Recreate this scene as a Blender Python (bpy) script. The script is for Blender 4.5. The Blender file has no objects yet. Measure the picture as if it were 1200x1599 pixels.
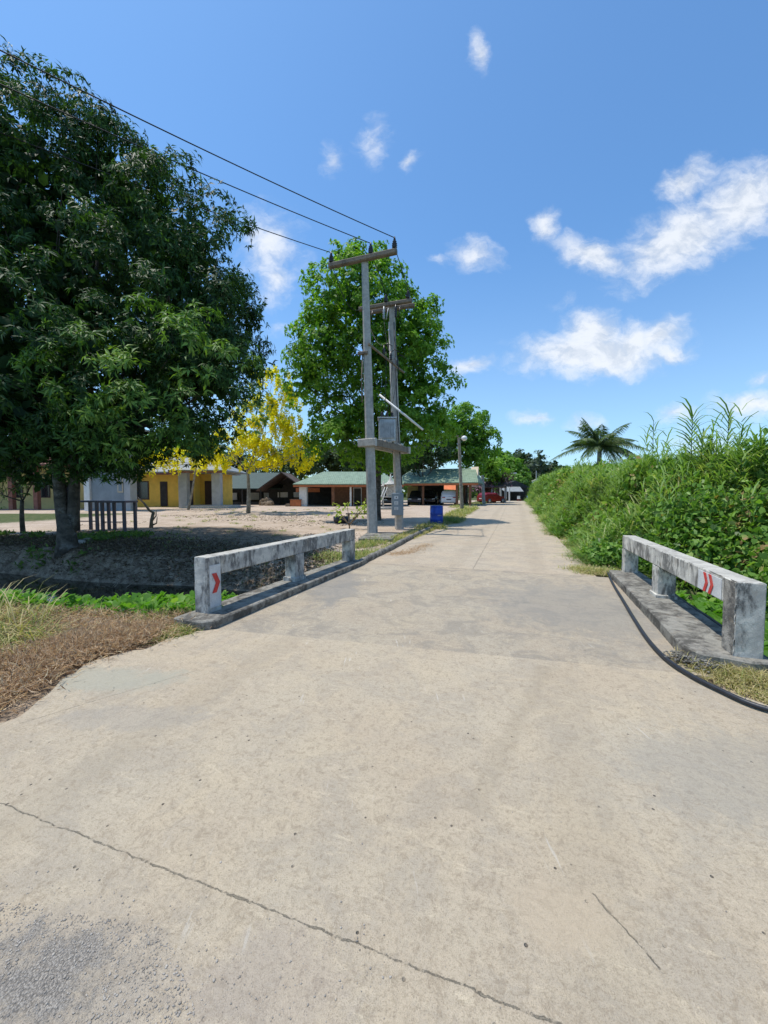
import bpy, bmesh, math, random
import numpy as np
from mathutils import Vector, Matrix
R = math.radians
rng = np.random.default_rng(7)
random.seed(7)
scene = bpy.context.scene
col = scene.collection
TH = math.atan(28.5/600.0)
EYE = 1.6
CS, SN = math.cos(R(18.8)), math.sin(R(18.8))
# ---------------------------------------------------------------- coordinates
def ray(px, py):
    u = (px-600)/600.0; v = (799.5-py)/600.0
    return Vector((u, math.cos(TH)+v*math.sin(TH), -math.sin(TH)+v*math.cos(TH)))
def W(px, py, d):
    r = ray(px, py); k = d/r.y
    return Vector((r.x*k, d, EYE+r.z*k))
def GR(px, py, z=0.0):
    r = ray(px, py); k = (z-EYE)/r.z
    return Vector((r.x*k, r.y*k, z))
def ST(s, t, z=0.0):            # road frame: s to the right, t along the road
    return Vector((s*CS+t*SN, -s*SN+t*CS, z))
def ss(a, b, x):
    q = np.clip((x-a)/(b-a), 0, 1); return q*q*(3-2*q)
_T = rng.random((64, 64))
def vnoise(x, y):
    x = np.asarray(x, float); y = np.asarray(y, float)
    xi = np.floor(x).astype(int); yi = np.floor(y).astype(int)
    fx = x-xi; fy = y-yi; fx = fx*fx*(3-2*fx); fy = fy*fy*(3-2*fy)
    a = _T[xi % 64, yi % 64]; b = _T[(xi+1) % 64, yi % 64]
    c = _T[xi % 64, (yi+1) % 64]; d = _T[(xi+1) % 64, (yi+1) % 64]
    return (a*(1-fx)+b*fx)*(1-fy)+(c*(1-fx)+d*fx)*fy
def fbm(x, y):
    return vnoise(x, y)*.55+vnoise(x*2.1+7, y*2.1+3)*.28+vnoise(x*4.3+1, y*4.3+9)*.17
def edge_s(t):
    t = np.asarray(t, float)
    e = 1.8+.6*(fbm(t*.8, t*0+3)-.5)*2+0.25*ss(20, 60, t)
    e = e*ss(8.0, 9.6, t)+3.5*(1-ss(8.0, 9.6, t))
    e = e*ss(3.6, 4.6, t)+2.75*(1-ss(3.6, 4.6, t))
    return e
def veg_h(s, t):
    e = edge_s(t)
    w_ = 3.0-1.3*ss(9, 16, t); top = 1.55+.3*ss(8, 14, t)+1.0*ss(18, 40, t)+.35*ss(5, 10, s)
    h = np.clip(ss(0, 1, (s-e)/w_)*(top+.75*(fbm(s*.6+5, t*.45)-.5)*2+.45*(fbm(s*1.7+9, t*1.4)-.5)*2)+.35*ss(0, .5, s-e), 0, 9)
    h = h+ss(0, 1.2, s-e)*((.3+.25*ss(4, 8, s))*ss(.52, .7, fbm(s*.8+31, t*.5+7))-.9*ss(.5, .7, fbm(s*.9+3, t*.7+41)))
    h = h + .3*ss(5, 9, s)*(1-ss(12, 20, t))
    return np.maximum(h, 0)
def hgt(x, y, raw=False):
    x = np.asarray(x, float); y = np.asarray(y, float)
    s = CS*x-SN*y; t = SN*x+CS*y
    z = .3*ss(18, 38, y)
    tn = np.where(s < 0, 4.0+.28*np.minimum(s+3.6, 0), 4.2); tn = np.maximum(tn, 1.2)
    tf = np.where(s < 0, 8.9-1.3*ss(7, 11, -s), 9.0)
    a = ss(tn, tn+1.15, t)*(1-ss(6.5, tf, t))
    z = z-1.1*a
    lot = ss(4.6, 6.5, -s)*(1-a)
    z = z-.05+lot*(.06+.07*(fbm(x*.6, y*.6)-.5))+.03*(fbm(x*2.3, y*2.3)-.5)*ss(3.5, 4.5, -s)
    z = z+a*.12*(fbm(x*1.7, y*1.7)-.5)
    vh = veg_h(s, t)
    m = ss(.3, 1.6, s-edge_s(t))
    z = z*(1-m)+m*(vh*.55+z)
    z = np.where((s > -3.4) & (s < 1.7) & (t > 8.5), z-.03, z)
    return z
def H(x, y): return float(hgt(x, y))
# ---------------------------------------------------------------- tagging
def tag(o, label=None, cat=None, group=None, kind=None):
    if label: o['label'] = label
    if cat: o['category'] = cat
    if group: o['group'] = group
    if kind: o['kind'] = kind
    return o
def thing(name, label, cat, loc=(0, 0, 0), rz=0, group=None):
    o = bpy.data.objects.new(name, None); col.objects.link(o)
    o.location = loc; o.rotation_euler = (0, 0, rz); o.empty_display_size = .3
    return tag(o, label, cat, group)
def link(name, me, mats, parent=None):
    o = bpy.data.objects.new(name, me); col.objects.link(o)
    for m in (mats if isinstance(mats, (list, tuple)) else [mats]): me.materials.append(m)
    if parent:
        o.parent = parent
    return o
# ---------------------------------------------------------------- mesh builder
class MB:
    def __init__(self, org=(0, 0, 0)): self.v = []; self.f = []; self.m = []; self.s = []; self.o = Vector(org)
    def add(self, vs, fs, mi=0, sm=False):
        n = len(self.v)
        self.v += [tuple(Vector(p)-self.o) for p in vs]
        for f in fs: self.f.append([n+i for i in f]); self.m.append(mi); self.s.append(sm)
    def box(self, lo, hi, mi=0, M=None, b=0.0):
        x0, y0, z0 = lo; x1, y1, z1 = hi
        if b <= 0:
            vs = [(x0,y0,z0),(x1,y0,z0),(x1,y1,z0),(x0,y1,z0),(x0,y0,z1),(x1,y0,z1),(x1,y1,z1),(x0,y1,z1)]
            fs = [(0,3,2,1),(4,5,6,7),(0,1,5,4),(1,2,6,5),(2,3,7,6),(3,0,4,7)]
        else:
            bm = bmesh.new(); bmesh.ops.create_cube(bm, size=1)
            for q in bm.verts:
                q.co = Vector(((q.co.x+.5)*(x1-x0)+x0, (q.co.y+.5)*(y1-y0)+y0, (q.co.z+.5)*(z1-z0)+z0))
            bmesh.ops.bevel(bm, geom=bm.edges[:], offset=b, segments=2, affect='EDGES', profile=.5)
            bm.verts.index_update()
            vs = [q.co.copy() for q in bm.verts]; fs = [[q.index for q in f.verts] for f in bm.faces]; bm.free()
        if M is not None: vs = [M @ Vector(p) for p in vs]
        self.add(vs, fs, mi); return self
    def tube(self, pts, rad, n=8, mi=0, cap=True, flat=1.0):
        pts = [Vector(p) for p in pts]
        if not isinstance(rad, (list, tuple)): rad = [rad]*len(pts)
        vs = []; up = Vector((0, 0, 1)); prev = None
        for i, p in enumerate(pts):
            d = (pts[min(i+1, len(pts)-1)]-pts[max(i-1, 0)]).normalized()
            a = prev if prev else (Vector((1, 0, 0)) if abs(d.z) > .9 else up)
            x = (a-d*a.dot(d)).normalized(); y = d.cross(x); prev = x
            for k in range(n):
                t = 2*math.pi*k/n; vs.append(p+(x*math.cos(t)+y*math.sin(t)*flat)*rad[i])
        fs = []
        for i in range(len(pts)-1):
            for k in range(n):
                a = i*n+k; b = i*n+(k+1) % n; fs.append((a, b, b+n, a+n))
        if cap: fs.append(tuple(reversed(range(n)))); fs.append(tuple(range((len(pts)-1)*n, len(pts)*n)))
        self.add(vs, fs, mi, True); return self
    def lathe(self, c, prof, n=16, mi=0, ax=None):
        M = Matrix.Identity(3) if ax is None else Vector((0, 0, 1)).rotation_difference(Vector(ax)).to_matrix()
        c = Vector(c); vs = []; fs = []
        for r, z in prof:
            for k in range(n):
                t = 2*math.pi*k/n; vs.append(c+M @ Vector((r*math.cos(t), r*math.sin(t), z)))
        for i in range(len(prof)-1):
            for k in range(n):
                a = i*n+k; b = i*n+(k+1) % n; fs.append((a, b, b+n, a+n))
        fs.append(tuple(reversed(range(n)))); fs.append(tuple(range((len(prof)-1)*n, len(prof)*n)))
        self.add(vs, fs, mi, True); return self
    def bar(self, p0, p1, w0, w1=None, mi=0, up=(0, 0, 1), h0=None, h1=None):
        p0 = Vector(p0); p1 = Vector(p1); d = (p1-p0).normalized(); w1 = w1 or w0
        h0 = h0 or w0; h1 = h1 or (h0 if h0 != w0 else w1)
        u = Vector(up)
        if abs(u.dot(d)) > .95: u = Vector((SN, CS, 0))
        x = u.cross(d).normalized(); y = d.cross(x)
        vs = []
        for p, w, h in ((p0, w0, h0), (p1, w1, h1)):
            c = .18*min(w, h)
            for a, b in ((-w/2+c, -h/2), (w/2-c, -h/2), (w/2, -h/2+c), (w/2, h/2-c), (w/2-c, h/2), (-w/2+c, h/2), (-w/2, h/2-c), (-w/2, -h/2+c)):
                vs.append(p+x*a+y*b)
        fs = [(k, (k+1) % 8, (k+1) % 8+8, k+8) for k in range(8)]+[tuple(range(7, -1, -1)), tuple(range(8, 16))]
        self.add(vs, fs, mi); return self
    def prism(self, poly, z0, z1, mi=0):
        n = len(poly)
        vs = [(p[0], p[1], z0) for p in poly]+[(p[0], p[1], z1) for p in poly]
        fs = [tuple(range(n-1, -1, -1)), tuple(range(n, 2*n))]+[(k, (k+1) % n, (k+1) % n+n, k+n) for k in range(n)]
        self.add(vs, fs, mi); return self
    def build(self, name, mats, parent=None):
        me = bpy.data.meshes.new(name); me.from_pydata([tuple(p) for p in self.v], [], self.f)
        me.polygons.foreach_set('material_index', self.m); me.polygons.foreach_set('use_smooth', self.s); me.update()
        return link(name, me, mats, parent)
def npmesh(name, V, F, mats, parent=None, var=None, smooth=False, vattr=None):
    me = bpy.data.meshes.new(name); k = F.shape[1]
    me.vertices.add(len(V)); me.vertices.foreach_set('co', np.ascontiguousarray(V, dtype=np.float32).ravel())
    me.loops.add(F.size); me.loops.foreach_set('vertex_index', np.ascontiguousarray(F, dtype=np.int32).ravel())
    me.polygons.add(len(F)); me.polygons.foreach_set('loop_start', np.arange(0, F.size, k, dtype=np.int32))
    try: me.polygons.foreach_set('loop_total', np.full(len(F), k, dtype=np.int32))
    except Exception: pass
    if smooth: me.polygons.foreach_set('use_smooth', np.ones(len(F), dtype=bool))
    me.update(calc_edges=True)
    if var is not None:
        a = me.attributes.new('var', 'FLOAT', 'FACE'); a.data.foreach_set('value', var.astype(np.float32))
    for nm, arr in (vattr or {}).items():
        a = me.attributes.new(nm, 'FLOAT', 'POINT'); a.data.foreach_set('value', arr.astype(np.float32))
    return link(name, me, mats, parent)
def nrm(a): return a/np.maximum(np.linalg.norm(a, axis=1, keepdims=True), 1e-9)
LANCE = (np.array([[0,0,0],[.38,.5,.07],[1,0,-.16],[.38,-.5,.07],[.45,0,0]]), np.array([[0,4,2,1],[0,3,2,4]]))
BLADE = (np.array([[0,.35,0],[0,-.35,0],[.5,-.5,-.08],[.5,.5,-.08],[1,.04,-.42],[1,-.04,-.42]]), np.array([[0,1,2,3],[3,2,5,4]]))
ARCH = (np.array([[0,.4,0],[0,-.4,0],[.4,-.5,-.03],[.4,.5,-.03],[.74,-.4,-.2],[.74,.4,-.2],[.93,.03,-.5],[.93,-.03,-.5]]), np.array([[0,1,2,3],[3,2,4,5],[5,4,7,6]]))
ROUND = (np.array([[0,0,0],[.2,-.42,.05],[.68,-.42,.05],[1,0,-.1],[.68,.42,.05],[.2,.42,.05],[.5,0,-.03]]), np.array([[0,1,2,6],[6,2,3,4],[0,6,4,5]]))
HEART = (np.array([[0,0,0],[-.12,-.4,.06],[.45,-.46,.04],[1,0,-.15],[.45,.46,.04],[-.12,.4,.06],[.4,0,-.05]]), np.array([[0,1,2,6],[6,2,3,4],[0,6,4,5]]))
PETAL = (np.array([[0,0,0],[.5,.5,.1],[1,0,0],[.5,-.5,.1]]), np.array([[0,3,2,1]]))
class LF:                       # collects leaves of one object
    def __init__(self): self.V = []; self.F = []; self.A = []; self.n = 0
    def add(self, P, D, N, L, Wd, var, tpl=LANCE):
        P = np.asarray(P, float); n = len(P)
        if n == 0: return
        D = nrm(np.asarray(D, float)); S = nrm(np.cross(N, D)); N2 = np.cross(D, S)
        L = np.broadcast_to(np.asarray(L, float), (n,)); Wd = np.broadcast_to(np.asarray(Wd, float), (n,))
        T, F = tpl; k = len(T)
        V = P[:, None, :]+D[:, None, :]*(T[None, :, 0:1]*L[:, None, None])+S[:, None, :]*(T[None, :, 1:2]*Wd[:, None, None])+N2[:, None, :]*(T[None, :, 2:3]*L[:, None, None])
        Fa = F[None]+(np.arange(n)*k)[:, None, None]+self.n
        self.V.append(V.reshape(-1, 3)); self.F.append(Fa.reshape(-1, 4)); self.n += n*k
        self.A.append(np.repeat(np.broadcast_to(var, (n,)), len(F)))
    def build(self, name, mat, parent=None):
        V = np.concatenate(self.V)
        if parent is not None: V = V-np.array(parent.location)
        return npmesh(name, V, np.concatenate(self.F), mat, parent, np.concatenate(self.A))
def rdir(n, up=0.0):
    d = rng.normal(size=(n, 3)); d[:, 2] += up; return nrm(d)
# ---------------------------------------------------------------- materials
class NT:
    def __init__(self, nt): self.t = nt; self.n = nt.nodes; self.l = nt.links
    def node(self, typ, ins=None, **kw):
        nd = self.n.new(typ)
        for k, v in kw.items(): setattr(nd, k, v)
        for k, v in (ins or {}).items(): self.set(nd.inputs[k], v)
        return nd
    def set(self, sock, v):
        if isinstance(v, bpy.types.NodeSocket): self.l.new(v, sock)
        elif isinstance(v, bpy.types.Node): self.l.new(v.outputs[0], sock)
        else:
            if isinstance(v, (tuple, list)) and len(v) == 3 and sock.type == 'RGBA': v = (*v, 1)
            sock.default_value = v
    def m(self, op, a, b=None, c=None, clamp=False):
        nd = self.node('ShaderNodeMath', operation=op); nd.use_clamp = clamp
        for i, q in enumerate((a, b, c)):
            if q is not None: self.set(nd.inputs[i], q)
        return nd.outputs[0]
    def vm(self, op, a, b=None, scale=None):
        nd = self.node('ShaderNodeVectorMath', operation=op); self.set(nd.inputs[0], a)
        if b is not None: self.set(nd.inputs[1], b)
        if scale is not None: self.set(nd.inputs[3], scale)
        return nd
    def noise(self, vec, sc, det=4, rough=.55, dist=0):
        return self.node('ShaderNodeTexNoise', {'Vector': vec, 'Scale': sc, 'Detail': det, 'Roughness': rough, 'Distortion': dist}).outputs[0]
    def ramp(self, f, stops):
        nd = self.node('ShaderNodeValToRGB', {'Fac': f}); cr = nd.color_ramp
        while len(cr.elements) < len(stops): cr.elements.new(.5)
        for e, (p, c) in zip(cr.elements, stops):
            e.position = p; e.color = (c, c, c, 1) if isinstance(c, (int, float)) else (*c, 1)
        return nd.outputs[0]
    def mr(self, v, a, b, c=0.0, d=1.0, smooth=True):
        nd = self.node('ShaderNodeMapRange', {0: v, 1: a, 2: b, 3: c, 4: d})
        if smooth: nd.interpolation_type = 'SMOOTHSTEP'
        return nd.outputs[0]
    def mix(self, f, a, b, mode='MIX'):
        nd = self.node('ShaderNodeMix', data_type='RGBA', blend_type=mode)
        self.set(nd.inputs[0], f); self.set(nd.inputs[6], a); self.set(nd.inputs[7], b); return nd.outputs[2]
def newmat(name):
    m = bpy.data.materials.new(name); m.use_nodes = True; m.node_tree.nodes.clear(); return m, NT(m.node_tree)
def principled(g, color, rough=.6, bump=None, bs=.3, bd=.02, metal=0.0, spec=.5, trans=None):
    p = g.node('ShaderNodeBsdfPrincipled', {'Base Color': color, 'Roughness': rough, 'Metallic': metal, 'Specular IOR Level': spec})
    if bump is not None:
        b = g.node('ShaderNodeBump', {'Height': bump, 'Strength': bs, 'Distance': bd}); g.l.new(b.outputs[0], p.inputs['Normal'])
    out = g.node('ShaderNodeOutputMaterial'); sh = p.outputs[0]
    if trans:
        t = g.node('ShaderNodeBsdfTranslucent', {'Color': trans[1]}); mx = g.node('ShaderNodeMixShader', {0: trans[0], 1: sh, 2: t}); sh = mx.outputs[0]
    g.l.new(sh, out.inputs[0]); return p
def leafmat(name, stops, rough=.4, tr=.3, tcol=(1.3, 1.5, .5), spec=.22):
    m, g = newmat(name)
    a = g.node('ShaderNodeAttribute', attribute_name='var')
    c = g.ramp(a.outputs['Fac'], stops)
    tc = g.mix(1.0, c, (*tcol, 1), 'MULTIPLY')
    principled(g, c, rough, trans=(tr, tc), spec=spec); return m
def plain(name, c, rough=.6, metal=0.0, nz=.25, sc=6, bump=.15, spec=.5, dirt=None):
    m, g = newmat(name); pos = g.node('ShaderNodeTexCoord').outputs['Object']
    n = g.noise(pos, sc, 6, .6); n2 = g.noise(pos, sc*6, 3)
    k = g.mr(n, .3, .7, 1-nz, 1+nz*.6)
    cc = g.mix(1.0, (*c, 1), g.node('ShaderNodeCombineColor', {0: k, 1: k, 2: k}).outputs[0], 'MULTIPLY')
    if dirt: cc = g.mix(g.mr(g.noise(pos, sc*.6, 6, .7), .5, .72, 0, dirt[0]), cc, (*dirt[1], 1))
    principled(g, cc, rough, n2, bump, .01, metal, spec); return m
def weathered(name, base, dark, lo=.45, hi=.62, streak=.25, pits=.5, tint=None):
    m, g = newmat(name); pos = g.node('ShaderNodeNewGeometry').outputs['Position']
    mp = g.node('ShaderNodeMapping', {'Vector': pos, 'Scale': (1, 1, streak)}).outputs[0]
    n1 = g.noise(mp, 3.6, 9, .74, .4); n2 = g.noise(mp, 16, 5, .6); n3 = g.noise(pos, 90, 3, .6)
    f = g.m('ADD', g.m('MULTIPLY', n1, .75), g.m('MULTIPLY', n2, .25))
    st = g.mr(f, lo, hi)
    b2 = g.mix(g.mr(g.noise(pos, 7, 5), .35, .65), (*base, 1), (*(tint or [q*.75 for q in base]), 1))
    c = g.mix(g.m('MULTIPLY', st, .85), b2, (*dark, 1))
    c = g.mix(g.mr(g.noise(mp, 5.5, 6, .7), .56, .68, 0, .4), c, (.28, .21, .14, 1))
    c = g.mix(g.mr(n3, .38, .62, .35, 0), c, (*[q*.5 for q in base], 1))
    hh = g.m('ADD', g.m('MULTIPLY', n2, .6), g.m('MULTIPLY', n3, .6))
    principled(g, c, .88, hh, pits, .012, spec=.25); return m
def line_mask(g, x, y, p0, p1, w, wob, wmod=1.0):
    # thin wavering line through p0-p1 in world ground coordinates
    dx, dy = p1[0]-p0[0], p1[1]-p0[1]; L = math.hypot(dx, dy); nx, ny = -dy/L, dx/L
    d = g.m('ADD', g.m('ADD', g.m('MULTIPLY', x, nx), g.m('MULTIPLY', y, ny)), -(nx*p0[0]+ny*p0[1]))
    d = g.m('MULTIPLY', g.m('ABSOLUTE', g.m('ADD', d, wob)), wmod)
    k = g.mr(d, w*.3, w, 1, 0)
    # limit along
    a = g.m('ADD', g.m('ADD', g.m('MULTIPLY', x, dx/L), g.m('MULTIPLY', y, dy/L)), -(dx*p0[0]+dy*p0[1])/L)
    k = g.m('MULTIPLY', k, g.m('MULTIPLY', g.m('GREATER_THAN', a, 0), g.m('LESS_THAN', a, L)))
    return k
def pavement(name, base, grey, greyamt, extra):
    m, g = newmat(name)
    pos = g.node('ShaderNodeNewGeometry').outputs['Position']
    sp = g.node('ShaderNodeSeparateXYZ', {0: pos}); x, y = sp.outputs[0], sp.outputs[1]
    rot = g.node('ShaderNodeMapping', {'Vector': pos, 'Rotation': (0, 0, R(18.8))}).outputs[0]
    strk = g.node('ShaderNodeMapping', {'Vector': rot, 'Scale': (1, .22, 1)}).outputs[0]
    strx = g.node('ShaderNodeMapping', {'Vector': rot, 'Scale': (.25, 1.4, 1)}).outputs[0]
    big = g.noise(pos, .7, 5, .6); med = g.noise(rot, 2.1, 10, .76, .8); fine = g.noise(pos, 55, 4, .75); grit = g.noise(pos, 230, 2, .6)
    brush = g.noise(strk, 26, 5, .75, .4); brx = g.noise(strx, 20, 6, .75, .5)
    c = g.mix(g.mr(big, .35, .65), (*base, 1), (base[0]*.97, base[1]*.93, base[2]*.9, 1))
    c = g.mix(g.mr(g.noise(pos, 1.7, 4, .6, .5), .45, .7, 0, .55), c, (base[0]*1.12, base[1]*1.08, base[2]*1.0, 1))
    c = g.mix(g.m('MULTIPLY', g.mr(med, .46, .6), greyamt), c, (*grey, 1))
    c = g.mix(g.mr(brush, .5, .75, 0, .45), c, (base[0]*.68, base[1]*.66, base[2]*.66, 1))
    c = g.mix(g.mr(brx, .52, .74, 0, .5), c, (base[0]*1.22, base[1]*1.2, base[2]*1.18, 1))
    c = g.mix(g.mr(g.noise(rot, 17, 9, .85, .7), .5, .6, 0, .6), c, (base[0]*.62, base[1]*.58, base[2]*.55, 1))
    c = g.mix(g.mr(g.noise(strx, 14, 10, .85, 1.0), .55, .64, 0, .6), c, (base[0]*1.28, base[1]*1.27, base[2]*1.22, 1))
    c = g.mix(g.mr(fine, .5, .64, 0, .45), c, (base[0]*.55, base[1]*.52, base[2]*.48, 1))
    c = g.mix(g.mr(grit, .52, .66, 0, .45), c, (base[0]*.45, base[1]*.42, base[2]*.4, 1))
    for (p0, p1, w, am) in extra.get('bands', []):
        c = g.mix(g.m('MULTIPLY', line_mask(g, x, y, p0, p1, w, g.m('MULTIPLY', g.m('SUBTRACT', g.noise(pos, 2.5, 5, .7), .5), .25)), am), c, (base[0]*.62, base[1]*.6, base[2]*.58, 1))
    # pocks
    vo = g.node('ShaderNodeTexVoronoi', {'Vector': pos, 'Scale': 13}).outputs['Distance']
    pk = g.m('MULTIPLY', g.mr(vo, .05, .1, 1, 0), g.mr(g.noise(pos, 5, 3), .48, .6))
    c = g.mix(g.m('MULTIPLY', pk, .8), c, (.07, .06, .05, 1))
    # white scratches
    sc1 = g.node('ShaderNodeMapping', {'Vector': pos, 'Rotation': (0, 0, R(35)), 'Scale': (1, .09, 1)}).outputs[0]
    sm = g.m('MULTIPLY', g.mr(g.noise(sc1, 30, 2, .5), .63, .7), g.mr(g.noise(pos, 1.9, 3), .55, .68))
    c = g.mix(g.m('MULTIPLY', sm, .65), c, (.62, .58, .5, 1))
    wmod = g.mr(g.noise(pos, 9, 5, .7), .35, .65, 2.6, .75, False)
    wob = g.m('MULTIPLY', g.m('SUBTRACT', g.noise(pos, 4, 8, .75), .5), .07)
    tot = None
    for (p0, p1, w) in extra.get('lines', []):
        k = line_mask(g, x, y, p0, p1, w*1.5, wob, wmod); tot = k if tot is None else g.m('MAXIMUM', tot, k)
    if tot is not None:
        brk = g.mr(g.noise(pos, 24, 5, .75), .4, .56, .1, 1)
        tot = g.m('MULTIPLY', tot, brk)
        c = g.mix(g.m('MULTIPLY', tot, .62), c, (.15, .135, .1, 1))
    hh = g.m('ADD', g.m('MULTIPLY', fine, .55), g.m('ADD', g.m('MULTIPLY', grit, .35), g.m('MULTIPLY', brx, .6)))
    hh = g.m('SUBTRACT', hh, g.m('MULTIPLY', pk, 1.2))
    if tot is not None: hh = g.m('SUBTRACT', hh, g.m('MULTIPLY', tot, .7))
    if extra.get('gravel'):
        cx, cy, rx, ry = extra['gravel']
        dd = g.m('SQRT', g.m('ADD', g.m('POWER', g.m('DIVIDE', g.m('SUBTRACT', x, cx), rx), 2), g.m('POWER', g.m('DIVIDE', g.m('SUBTRACT', y, cy), ry), 2)))
        n = g.m('ADD', g.m('MULTIPLY', g.noise(pos, 5, 12, .8, .5), 2.6), g.m('MULTIPLY', dd, -.5))
        gm = g.mr(n, .8, 1.15)
        v2 = g.node('ShaderNodeTexVoronoi', {'Vector': pos, 'Scale': 150})
        gc = g.mix(g.node('ShaderNodeSeparateColor', {0: v2.outputs['Color']}).outputs[0], (.24, .22, .2, 1), (.54, .5, .44, 1))
        gc = g.mix(g.mr(v2.outputs['Distance'], .45, .75), gc, (.10, .10, .10, 1))
        c = g.mix(g.m('MULTIPLY', gm, .72), c, gc)
        hh = g.m('ADD', hh, g.m('MULTIPLY', gm, g.m('MULTIPLY', g.m('SUBTRACT', .6, v2.outputs['Distance']), .8)))
    for (cx, cy, rx, ry, colr, amt) in extra.get('spots', []):
        dd = g.m('SQRT', g.m('ADD', g.m('POWER', g.m('DIVIDE', g.m('SUBTRACT', x, cx), rx), 2), g.m('POWER', g.m('DIVIDE', g.m('SUBTRACT', y, cy), ry), 2)))
        n = g.m('SUBTRACT', g.m('ADD', g.m('MULTIPLY', g.noise(rot, 4, 11, .8, .8), 2.4), -.15), dd)
        c = g.mix(g.mr(n, 0, .5, 0, amt), c, (*colr, 1))
    principled(g, c, .86, hh, .9, .014, spec=.3); return m
M = {}
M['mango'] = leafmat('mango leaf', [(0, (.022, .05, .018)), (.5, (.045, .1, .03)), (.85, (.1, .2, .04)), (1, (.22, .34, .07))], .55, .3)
M['broad'] = leafmat('broad leaf', [(0, (.05, .12, .02)), (.5, (.14, .28, .035)), (1, (.28, .44, .06))], .5, .45)
M['olive'] = leafmat('olive leaf', [(0, (.05, .08, .03)), (.5, (.09, .13, .045)), (1, (.16, .2, .07))], .55, .3)
M['cassia_leaf'] = leafmat('cassia leaf', [(0, (.12, .22, .03)), (1, (.42, .5, .09))], .5, .4)
M['cassia_flower'] = leafmat('cassia flower', [(0, (.85, .68, .01)), (1, (.95, .88, .05))], .7, .6, (1.05, 1.1, .7))
M['vine'] = leafmat('vine leaf', [(0, (.05, .11, .02)), (.4, (.12, .24, .04)), (.7, (.22, .37, .07)), (.9, (.36, .46, .13)), (1, (.36, .24, .11))], .42, .35)
M['reed'] = leafmat('reed leaf', [(0, (.07, .13, .03)), (.45, (.19, .31, .075)), (.8, (.34, .44, .15)), (1, (.5, .45, .24))], .5, .35)
M['grass'] = leafmat('grass blade', [(0, (.07, .14, .03)), (.45, (.18, .26, .06)), (.75, (.38, .35, .14)), (1, (.55, .44, .25))], .6, .3)
M['dry'] = leafmat('dry weed', [(0, (.3, .19, .12)), (.4, (.55, .39, .25)), (.8, (.72, .58, .4)), (1, (.78, .68, .46))], .8, .35, (1, .9, .7))
M['hyacinth'] = leafmat('hyacinth leaf', [(0, (.06, .16, .02)), (.6, (.13, .3, .035)), (1, (.28, .42, .09))], .5, .4)
M['litter'] = leafmat('leaf litter', [(0, (.07, .05, .035)), (.5, (.15, .11, .075)), (.8, (.26, .2, .13)), (1, (.1, .16, .05))], .8, .1)
M['palm'] = leafmat('palm leaflet', [(0, (.05, .09, .035)), (1, (.17, .24, .09))], .4, .25)
M['bougain'] = leafmat('bougainvillea bract', [(0, (.12, .09, .05)), (.5, (.25, .15, .16)), (1, (.5, .22, .4))], .6, .3, (1, .9, 1))
M['dark_leaf'] = leafmat('dark leaf', [(0, (.02, .045, .018)), (1, (.06, .11, .035))], .5, .25)
M['grey_leaf'] = leafmat('casuarina needle', [(0, (.1, .13, .1)), (1, (.2, .24, .18))], .6, .3)
M['bark'] = plain('bark', (.1, .085, .07), .9, 0, .5, 5, .7, .2, (.8, (.3, .29, .27)))
M['bark_pale'] = plain('pale bark', (.3, .27, .22), .9, 0, .4, 6, .5, .2, (.5, (.12, .1, .08)))
M['parapet'] = weathered('weathered parapet paint', (.68, .65, .58), (.045, .045, .05), .46, .56, .4, .35, (.38, .37, .35))
M['parapet_r'] = weathered('weathered parapet paint right', (.72, .69, .61), (.05, .05, .05), .48, .57, .4, .35, (.46, .44, .4))
M['captop'] = weathered('parapet top', (.56, .53, .46), (.16, .15, .13), .52, .66, 1, .5)
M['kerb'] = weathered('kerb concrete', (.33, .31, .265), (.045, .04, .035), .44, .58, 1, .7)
M['polecon'] = weathered('pole concrete', (.56, .53, .48), (.15, .15, .16), .5, .68, .12, .3)
M['polebrown'] = weathered('crossarm concrete', (.27, .22, .17), (.07, .06, .05), .48, .66, .6, .4)
M['spall'] = weathered('spalled aggregate', (.42, .39, .34), (.05, .05, .05), .42, .56, 1, 1.0)
M['red'] = plain('red reflector paint', (.62, .035, .03), .5, 0, .25, 20, .1, .5, (.35, (.45, .3, .28)))
M['black'] = plain('black rubber', (.02, .022, .028), .45, 0, .3, 20, .1)
M['insul'] = plain('insulator', (.03, .022, .02), .3, 0, .2, 10, .05)
M['cable'] = plain('cable', (.015, .015, .017), .6, 0, .1, 10, 0)
M['steel'] = plain('galvanised steel', (.42, .44, .46), .45, .6, .2, 8, .1)
M['tank'] = plain('grey transformer paint', (.45, .48, .5), .45, .2, .2, 5, .1, .5, (.4, (.22, .21, .2)))
M['meter'] = plain('grey box paint', (.25, .29, .32), .5, .1, .15, 5, .1)
M['white'] = plain('white paint', (.72, .72, .7), .6, 0, .12, 4, .05)
M['barrel'] = plain('blue plastic', (.015, .07, .45), .42, 0, .3, 5, .1, .5, (.3, (.12, .16, .3)))
M['yellow'] = plain('yellow wall', (.85, .56, .1), .85, 0, .12, 1.5, .1)
M['palewall'] = plain('pale yellow wall', (.62, .52, .22), .85, 0, .12, 1.5, .1)
M['greywall'] = plain('grey render', (.25, .29, .32), .85, 0, .15, 1.5, .1)
M['greypillar'] = plain('grey pillar', (.4, .41, .42), .85, 0, .15, 2, .1)
M['door'] = plain('dark brown door', (.05, .025, .02), .5, 0, .3, 3, .1)
M['glass'] = plain('dark window glass', (.02, .025, .03), .1, 0, .1, 3, 0, .8)
M['orange'] = plain('orange fascia', (.45, .14, .05), .7, 0, .2, 3, .1)
M['tarp'] = plain('orange awning', (.75, .2, .06), .6, 0, .15, 2, .1)
M['brownpost'] = plain('brown post', (.2, .09, .045), .7, 0, .3, 4, .2)
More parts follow.
